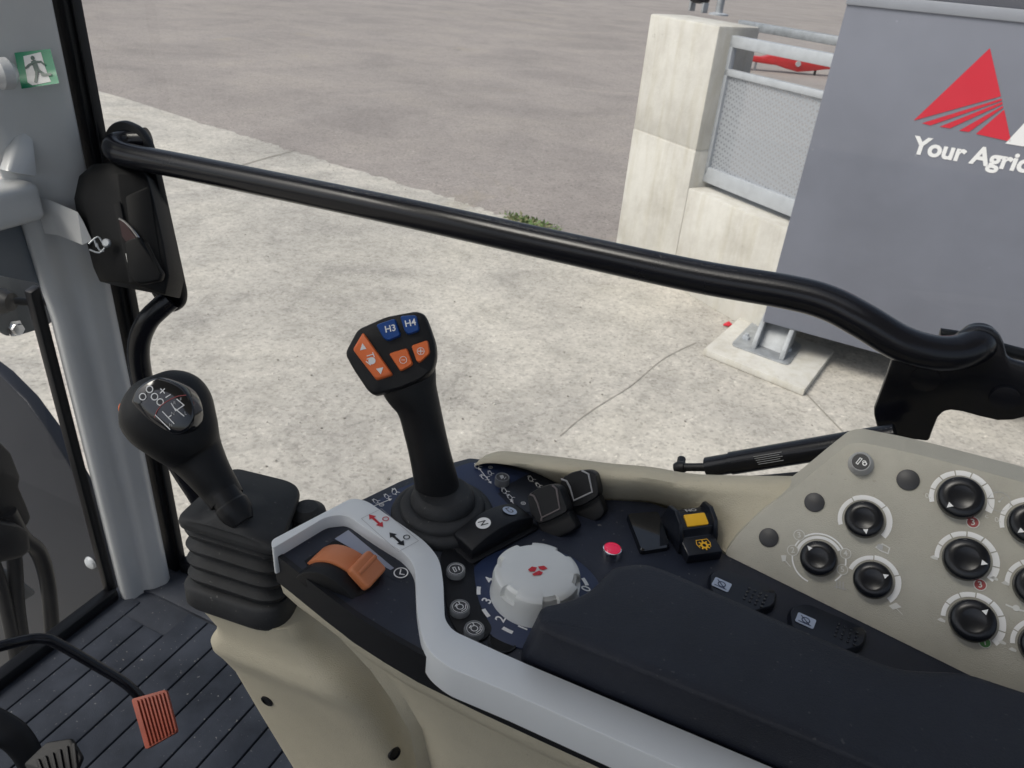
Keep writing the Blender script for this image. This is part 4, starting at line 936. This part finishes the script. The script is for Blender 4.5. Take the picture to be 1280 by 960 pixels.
# ---- PTO switch: black stepped housing with yellow rocker and gear symbol
pa, pb, pc_, pd_ = [C2.px(x, y) for x, y in ((858, 705), (901, 699), (888, 645), (842, 652))]
ux = (pb - pa).normalized(); wy = Z.cross(ux); Wd = (pb - pa).length; Dp = (pd_ - pa).length
b = B(); o_ = pa
side = [(0, 0), (0, .010), (.014, .013), (.016, .021), (.030, .026), (.036, .024), (Dp, .012), (Dp, 0)]
pr_ = [(0, 0), (0, .009), (.017, .012), (.019, .021), (.031, .026), (.040, .024), (.046, .012), (.046, 0)]
prism(b, [o_ + wy * a + Z * h for a, h in pr_], ux * Wd, bev=.0012)
for s in (-.0022, Wd - .0018):
    prism(b, [o_ + ux * s + wy * a + Z * h for a, h in ((.012, 0), (.014, .014), (.020, .026), (.031, .031), (.042, .028), (.049, .010), (.049, 0))], ux * .004, bev=.001)
sw = obj('pto_switch', b, 'gloss2', con, smooth=35, label='black stepped switch with yellow rocker and gear symbol')
b = B(); f0, f1 = o_ + wy * .0205 + Z * .0222, o_ + wy * .031 + Z * .0266
sl = (f1 - f0).normalized(); K = Fr(f0, ux, sl)
prism(b, rnd([K.p(.006, -.001, -.001), K.p(Wd - .006, -.001, -.001), K.p(Wd - .006, .010, -.001), K.p(.006, .010, -.001)], .0015), K.n * .0022, bev=.0006); obj('rocker', b, 'yellow', sw)
b = B(); g0_, g1_ = o_ + wy * .031 + Z * .0264, o_ + wy * .040 + Z * .0244
K2 = Fr(g0_, ux, (g1_ - g0_).normalized()); text(b, 'ON', K2.rot(math.pi) if False else Fr(K2.p(Wd / 2, .0042), -ux, -(g1_ - g0_)), 0, 0, .0065, .0006, 0, .0001)
k0, k1 = o_ + Z * .0093, o_ + wy * .017 + Z * .0123; K3 = Fr(k0, ux, (k1 - k0).normalized()); K3 = Fr(K3.p(Wd * .56, .0075), K3.u, K3.v)
arc(b, K3, 0, 0, .0016, .0034, .0005, 1, n=20)
for k in range(8):
    t_ = k * math.pi / 4; line(b, K3, [(.0032 * math.cos(t_), .0032 * math.sin(t_)), (.0044 * math.cos(t_), .0044 * math.sin(t_))], .0012, .0006, 1)
line(b, K3, [(-.005, -.002), (-.0062, .002), (-.005, .0058), (.005, .0058), (.0062, .002), (.005, -.002)], .0006, .0005, 1)
obj('symbol', b, ['grey', 'yellow'], sw)

# ---- two low rocker switches beside the armrest
def low_rocker(out, icon, dots, z=CZ):
    P = rnd(C2.poly(out), .006); c = sum(P, Vector()) / len(P)
    b = B(); loft(b, [P, [p + Z * .004 for p in P], [c + (p - c) * .94 + Z * .0062 for p in P], [c + (p - c) * .5 + Z * .0066 for p in P]])
    dx0, dy0 = dots
    e1 = (C2.px(dx0 + 20, dy0 + 9) - C2.px(dx0, dy0)).normalized() * .0045; e2 = Z.cross(e1)
    o = obj('low_rocker', b, 'gloss2', con, smooth=50)
    b = B()
    for i in range(4):
        for j in range(4): lathe(b, [(.0011, 0), (.0011, .0006), (0, .0009)], C2.px(dx0, dy0, .0066) + e1 * (i - 1.5) + e2 * (j - 1.5), Z, 8)
    obj('grip_dots', b, 'gloss', o)
    K = Fr(C2.px(*icon, .0068), e1, e2)
    b = B(); prism(b, rnd([K.p(-.0068, -.0054), K.p(.0068, -.0054), K.p(.0068, .0054), K.p(-.0068, .0054)], .0015), Z * .0004)
    arc(b, K, 0, 0, .0024, .0032, .0007, 1, n=18); line(b, K, [(-.004, .003), (.003, -.003)], .0008, .0007, 1); line(b, K, [(-.0045, -.0035), (.0045, -.0035)], .0007, .0007, 1)
    obj('symbol_window', b, ['paleblue', 'navydecal'], o)
low_rocker([(884, 722), (905, 717), (970, 744), (967, 764), (930, 775), (885, 745)], (902, 731), (944, 747))
low_rocker([(983, 766), (1005, 760), (1082, 793), (1078, 814), (1040, 825), (985, 790)], (1007, 776), (1058, 793))

# ---- throttle thumb wheel
tc_ = AZ(430, 713, TZ); ya = Vector((0, 1, 0))
TF = Fr((0, 0, TZ), (1, 0, 0), (0, 1, 0))
zt_ = lambda x, y: (340 + x / 5.82, 640 + y / 5.82)
b = B(); pface(b, TF, [zt_(*p) for p in ((235, 355), (330, 290), (440, 212), (540, 215), (640, 280), (740, 400), (795, 465), (775, 530), (640, 612), (580, 625), (450, 585), (320, 500))], .0004); obj('wheel_slot', b, 'hole', bay)
n0, n1 = TF.px(*zt_(440, 480)), TF.px(*zt_(560, 380))
wc = TF.px(*zt_(500, 430)); Rw = .034; dz = -.0195
wcz = wc + Z * dz
def drum(y0, y1, r, a0, a1, m, nm, par, n=24):
    b = B(); pts = [wcz + V3(0, y0, 0)] + [wcz + V3(r * math.sin(R_(a0 + (a1 - a0) * k / n)), y0, r * math.cos(R_(a0 + (a1 - a0) * k / n))) for k in range(n + 1)]
    prism(b, pts, V3(0, y1 - y0, 0), bev=.001); return obj(nm, b, m, par, smooth=40)
hw = drum(-.0065, .013, Rw, -62, 62, 'copper', 'throttle_wheel', con); hw['label'] = 'burnt orange thumb throttle wheel'
drum(-.0200, -.0070, Rw - .0020, -62, 62, 'button', 'wheel_cheek', hw).data.materials[0] = M['soft']
ga = R_(38); gd = V3(math.sin(ga), 0, math.cos(ga)); gt = V3(math.cos(ga), 0, -math.sin(ga))
b = B(); box(b, wcz + gd * (Rw + .002) + V3(0, .0030, 0), gt * .0105, V3(0, .0125, 0), gd * .005, bev=.003, seg=3)
tube(b, [wcz + gd * (Rw + .0068) - gt * .003 + V3(0, -.008, 0), wcz + gd * (Rw + .0068) - gt * .003 + V3(0, .014, 0)], .0018, 10, smooth=0)
obj('thumb_grip', b, 'copper', hw)
b = B(); pface(b, TF, [zt_(*p) for p in ((440, 190), (545, 120), (960, 420), (985, 460), (930, 510), (860, 480))], .0003, 1); pface(b, TF, [zt_(*p) for p in ((455, 195), (555, 130), (888, 408), (862, 422))], .0006, 0)
a, c = TF.uv(*zt_(938, 447)); arc(b, TF, a, c, .0048, .0058, .0008, 2, n=24); line(b, TF, [(a - .002, c + .003), (a, c - .0015), (a + .003, c - .0005)], .001, .0008, 2)
obj('throttle_label', b, ['wedge', 'darklabel', 'white'], bay)

# ================================================================== KNOB PANEL (rear of console)
po = [(905, 693), (922, 668), (950, 640), (990, 612), (1032, 577), (1060, 555), (1076, 553), (1140, 566), (1280, 603)]
pts = KP.poly(po); last = pts[-1]; pts += [last + pu * .25, pA + pu * (pB_ - pA).length + pu * .24]
pts = rnd(pts, [.004, .02, .03, .02, .02, .008, .008, .03, 0, 0, 0])
b = B(); back = [p + V3(0, .026, -.001) for p in pts]
loft(b, [back, pts], bev=.006, seg=4)
kp = obj('knob_panel', b, 'beigep', con, smooth=50)
W_ = V3(0, 0, 0)
def panel_dot(x, y, rp):
    q = KP.px(x, y); r = (KP.px(x + rp, y) - q).length
    b = B(); lathe(b, [(r, -.001), (r * .98, .0012), (r * .9, .0016), (0, .0016)], q, KP.n, 30); obj('plug', b, 'btnface', kp)
for x, y, rp in ((1018, 628, 13), (961, 672, 12.5), (1135, 600, 15)): panel_dot(x, y, rp)
q = KP.px(1076, 580); b = B(); r = .0079
lathe(b, [(r * 1.25, -.001), (r * 1.2, .003), (r, .008), (r * .92, .0095), (r * .85, .009), (0, .009)], q, KP.n, 32); o = obj('button', b, 'grey', kp, 'grey round lock button at the top of the beige panel')
K = FN(q + KP.n * .0093, KP.n, CR); b = B(); ngon(b, K, 0, 0, r * .82, 0, 0, 28); k = r * .8
line(b, K, [(-k * .55, -k * .1), (k * .0, k * .5), (k * .2, k * .35), (-k * .38, -k * .28), (-k * .55, -k * .1)], k * .1, .0003, 1); arc(b, K, k * .42, -k * .28, k * .14, k * .28, .0003, 1, n=16); arc(b, K, k * .4, -k * .08, k * .16, k * .24, .0003, 1, 0, 180, n=12)
obj('face', b, ['btnface', 'white'], o)
def pimg(K, x, y):          # angle in the panel plane of the picture direction (x, y)
    return x, y
def knob(cx, cy, rp, pointer, ticks=7, a0=-30, a1=205, thin=False, label=None):
    q0 = KP.px(cx, cy, .005); q = q0 - KP.n * .005
    r = rp / FPX * (q0 - CAM).dot(CF)
    K = FN(q, KP.n, CR)
    r0 = r; r *= .96
    b = B(); lathe(b, [(r * 1.0, -.001), (r * 1.0, .002), (r * .985, .0065), (r * .95, .0085), (r * .88, .0096), (r * .60, .0106), (r * .50, .0104), (r * .40, .0098), (0, .0098)], q, KP.n, 48)
    kb_ = obj('knob', b, 'knob', kp, label, smooth=40)
    pq = KP.px(*pointer, .0100); d = Vector(((pq - q).dot(K.u), (pq - q).dot(K.v))).normalized(); e = Vector((-d.y, d.x))
    b = B(); s = r * .82; t3 = [d * (s + r * .02), d * (s - r * .24) + e * r * .13, d * (s - r * .24) - e * r * .13]
    face(b, [K.p(p.x, p.y, .0112) for p in t3], 0, K.n); obj('pointer', b, 'white', kb_)
    b = B(); r = r0
    if thin: arc(b, K, 0, 0, r * 1.32, r * 1.40, .0005, 0, -60, 240, 50); arc(b, K, 0, 0, r * 1.08, r * 1.24, .0005, 0, 20, 160, 30)
    else:
        stp = (a1 - a0) / ticks
        for k in range(ticks): 
            wd = .85 + .15 * (1 - k / ticks)
            arc(b, K, 0, 0, r * 1.06, r * (1.24 + .10 * (1 - k / ticks)), .0005, 0, a0 + stp * k + 1.2, a0 + stp * (k + 1) - 1.2, 8)
    obj('scale', b, 'white', kp)
    return K, r
M['paleprint'] = mat('pale print', (.60, .60, .57), .5)
knob(1080, 649, 24, (1083, 668), 3, -50, 190); knob(1023, 698, 23, (1011, 684), 1, 0, 1, True); knob(1091, 725, 24, (1107, 720), 3, -60, 150)
knob(1201, 622, 27.5, (1184, 634), 7, -35, 185); knob(1208, 699, 27.5, (1226, 703), 7, -50, 175); knob(1216, 776, 27.5, (1231, 765), 7, -55, 170)
knob(1290, 655, 27, (1272, 666), 7, -35, 185); knob(1297, 733, 27, (1310, 720), 7, -50, 175); knob(1304, 808, 27, (1318, 800), 7, -50, 175)
# numbered badges and small symbols printed on the panel
KK = FN(pA, KP.n, CR); PM = ['paleprint', 'dkred', 'dgreen', 'grey', 'beigep']
def bub(x, y, st, mi, rp=8):
    b = B(); a, c = KK.uv(x, y); r = (KK.px(x + rp, y) - KK.px(x, y)).length
    if mi is not None: ngon(b, KK, a, c, r * .92, .0006, mi, 24)
    arc(b, KK, a, c, r * .86, r * 1.0, .0007, 0, n=24); text(b, st, KK, a, c, r * 1.45, .0010, 0, r * .02)
    obj('number_badge', b, PM, kp)
for x, y, st in ((991, 688, '2'), (999, 669, '3'), (1057, 692, '4'), (1053, 712, '5')): bub(x, y, st, 4, 7.2)
bub(1216, 653, '3', 1, 8.5); bub(1225, 731, '3', 1, 8.5); bub(1231, 803, '1', 2, 8)
def sym(fn):
    b = B(); fn(b); obj('symbol', b, PM, kp)
def gauge(b):
    a, c = KK.uv(1249, 627); arc(b, KK, a, c, .0070, .0074, .0005, 3, n=28); ngon(b, KK, a, c, .0008, .0006, 0, 10); line(b, KK, [(a, c), (a + .003, c + .003)], .0005, .0005, 3)
sym(gauge)
for st, x, y in (('0,', 1160, 620), ('0,', 1247, 650), ('c', 1233, 645)): sym(lambda b: text(b, st, KK, *KK.uv(x, y), .0055, .0005, 0))
for x, y in ((1168, 697), (1243, 723), (1257, 729), (1177, 775), (1253, 803), (1266, 812)):
    sym(lambda b: pface(b, KK, [(x - 5.6, y - .8), (x - 1, y - 3.2), (x + 4.8, y + .8), (x + 4, y + 3.2), (x - 1.6, y + 1.6)], .0005, 0))
def s1(b): pline(b, KK, [(1258, 756), (1272, 762), (1290, 766)], .0012, .0005, 0); ngon(b, KK, *KK.uv(1270, 760), .0022, .0007, 0, 12)
def s2(b): pline(b, KK, [(1095, 684), (1103, 680), (1112, 685), (1110, 692), (1100, 688), (1095, 684)], .0009, .0005, 0); pface(b, KK, [(1097, 680), (1104, 681), (1103, 688), (1096, 685)], .0008, 3)
def s3(b): pface(b, KK, [(1111, 757), (1120, 753), (1127, 759), (1116, 762)], .0005, 0); pline(b, KK, [(1120, 760), (1128, 768)], .0005, .0007, 0)
def s4(b): pface(b, KK, [(976, 694), (983, 694), (982, 701), (978, 702)], .0005, 0); pline(b, KK, [(981, 700), (988, 708)], .0007, .0007, 0)
def s5(b):
    for i in range(3): pline(b, KK, [(1046 + 4 * i, 726 + i), (1046 + 4 * i, 735 + i)], .0007, .0005, 3)
    pline(b, KK, [(1044, 733), (1058, 737)], .0006, .0007, 3)
for f_ in (s1, s2, s3, s4, s5): sym(f_)

# ================================================================== LIGHT
wd = bpy.data.worlds.new('World'); SC.world = wd; wd.use_nodes = True
nt = wd.node_tree; sk = nt.nodes.new('ShaderNodeTexSky'); sk.sky_type = 'NISHITA'; sk.sun_disc = False
SUN_EL, SUN_AZ = 52, 222          # azimuth: direction the light comes from, degrees from +Y clockwise
sk.sun_elevation = R_(SUN_EL); sk.sun_rotation = R_(SUN_AZ); sk.air_density = 1.0; sk.dust_density = 3.0; sk.ozone_density = 1.0
hs = nt.nodes.new('ShaderNodeHueSaturation'); hs.inputs['Saturation'].default_value = .6
nt.links.new(sk.outputs[0], hs.inputs['Color']); nt.links.new(hs.outputs[0], nt.nodes['Background'].inputs[0]); nt.nodes['Background'].inputs[1].default_value = .15
sl_ = bpy.data.lights.new('sun', 'SUN'); so_ = bpy.data.objects.new('sun', sl_); COL.objects.link(so_)
sl_.energy = 2.3; sl_.angle = R_(25); sl_.color = (1, .94, .855)
az = R_(SUN_AZ); dvec = Vector((math.sin(az) * math.cos(R_(SUN_EL)), math.cos(az) * math.cos(R_(SUN_EL)), math.sin(R_(SUN_EL))))
so_.rotation_euler = dvec.to_track_quat('Z', 'Y').to_euler()
SC.view_settings.view_transform = 'Standard'; SC.view_settings.look = 'None'; SC.view_settings.exposure = 0; SC.view_settings.gamma = 1
SC.render.engine = 'CYCLES'; SC.cycles.max_bounces = 8; SC.cycles.transparent_max_bounces = 12
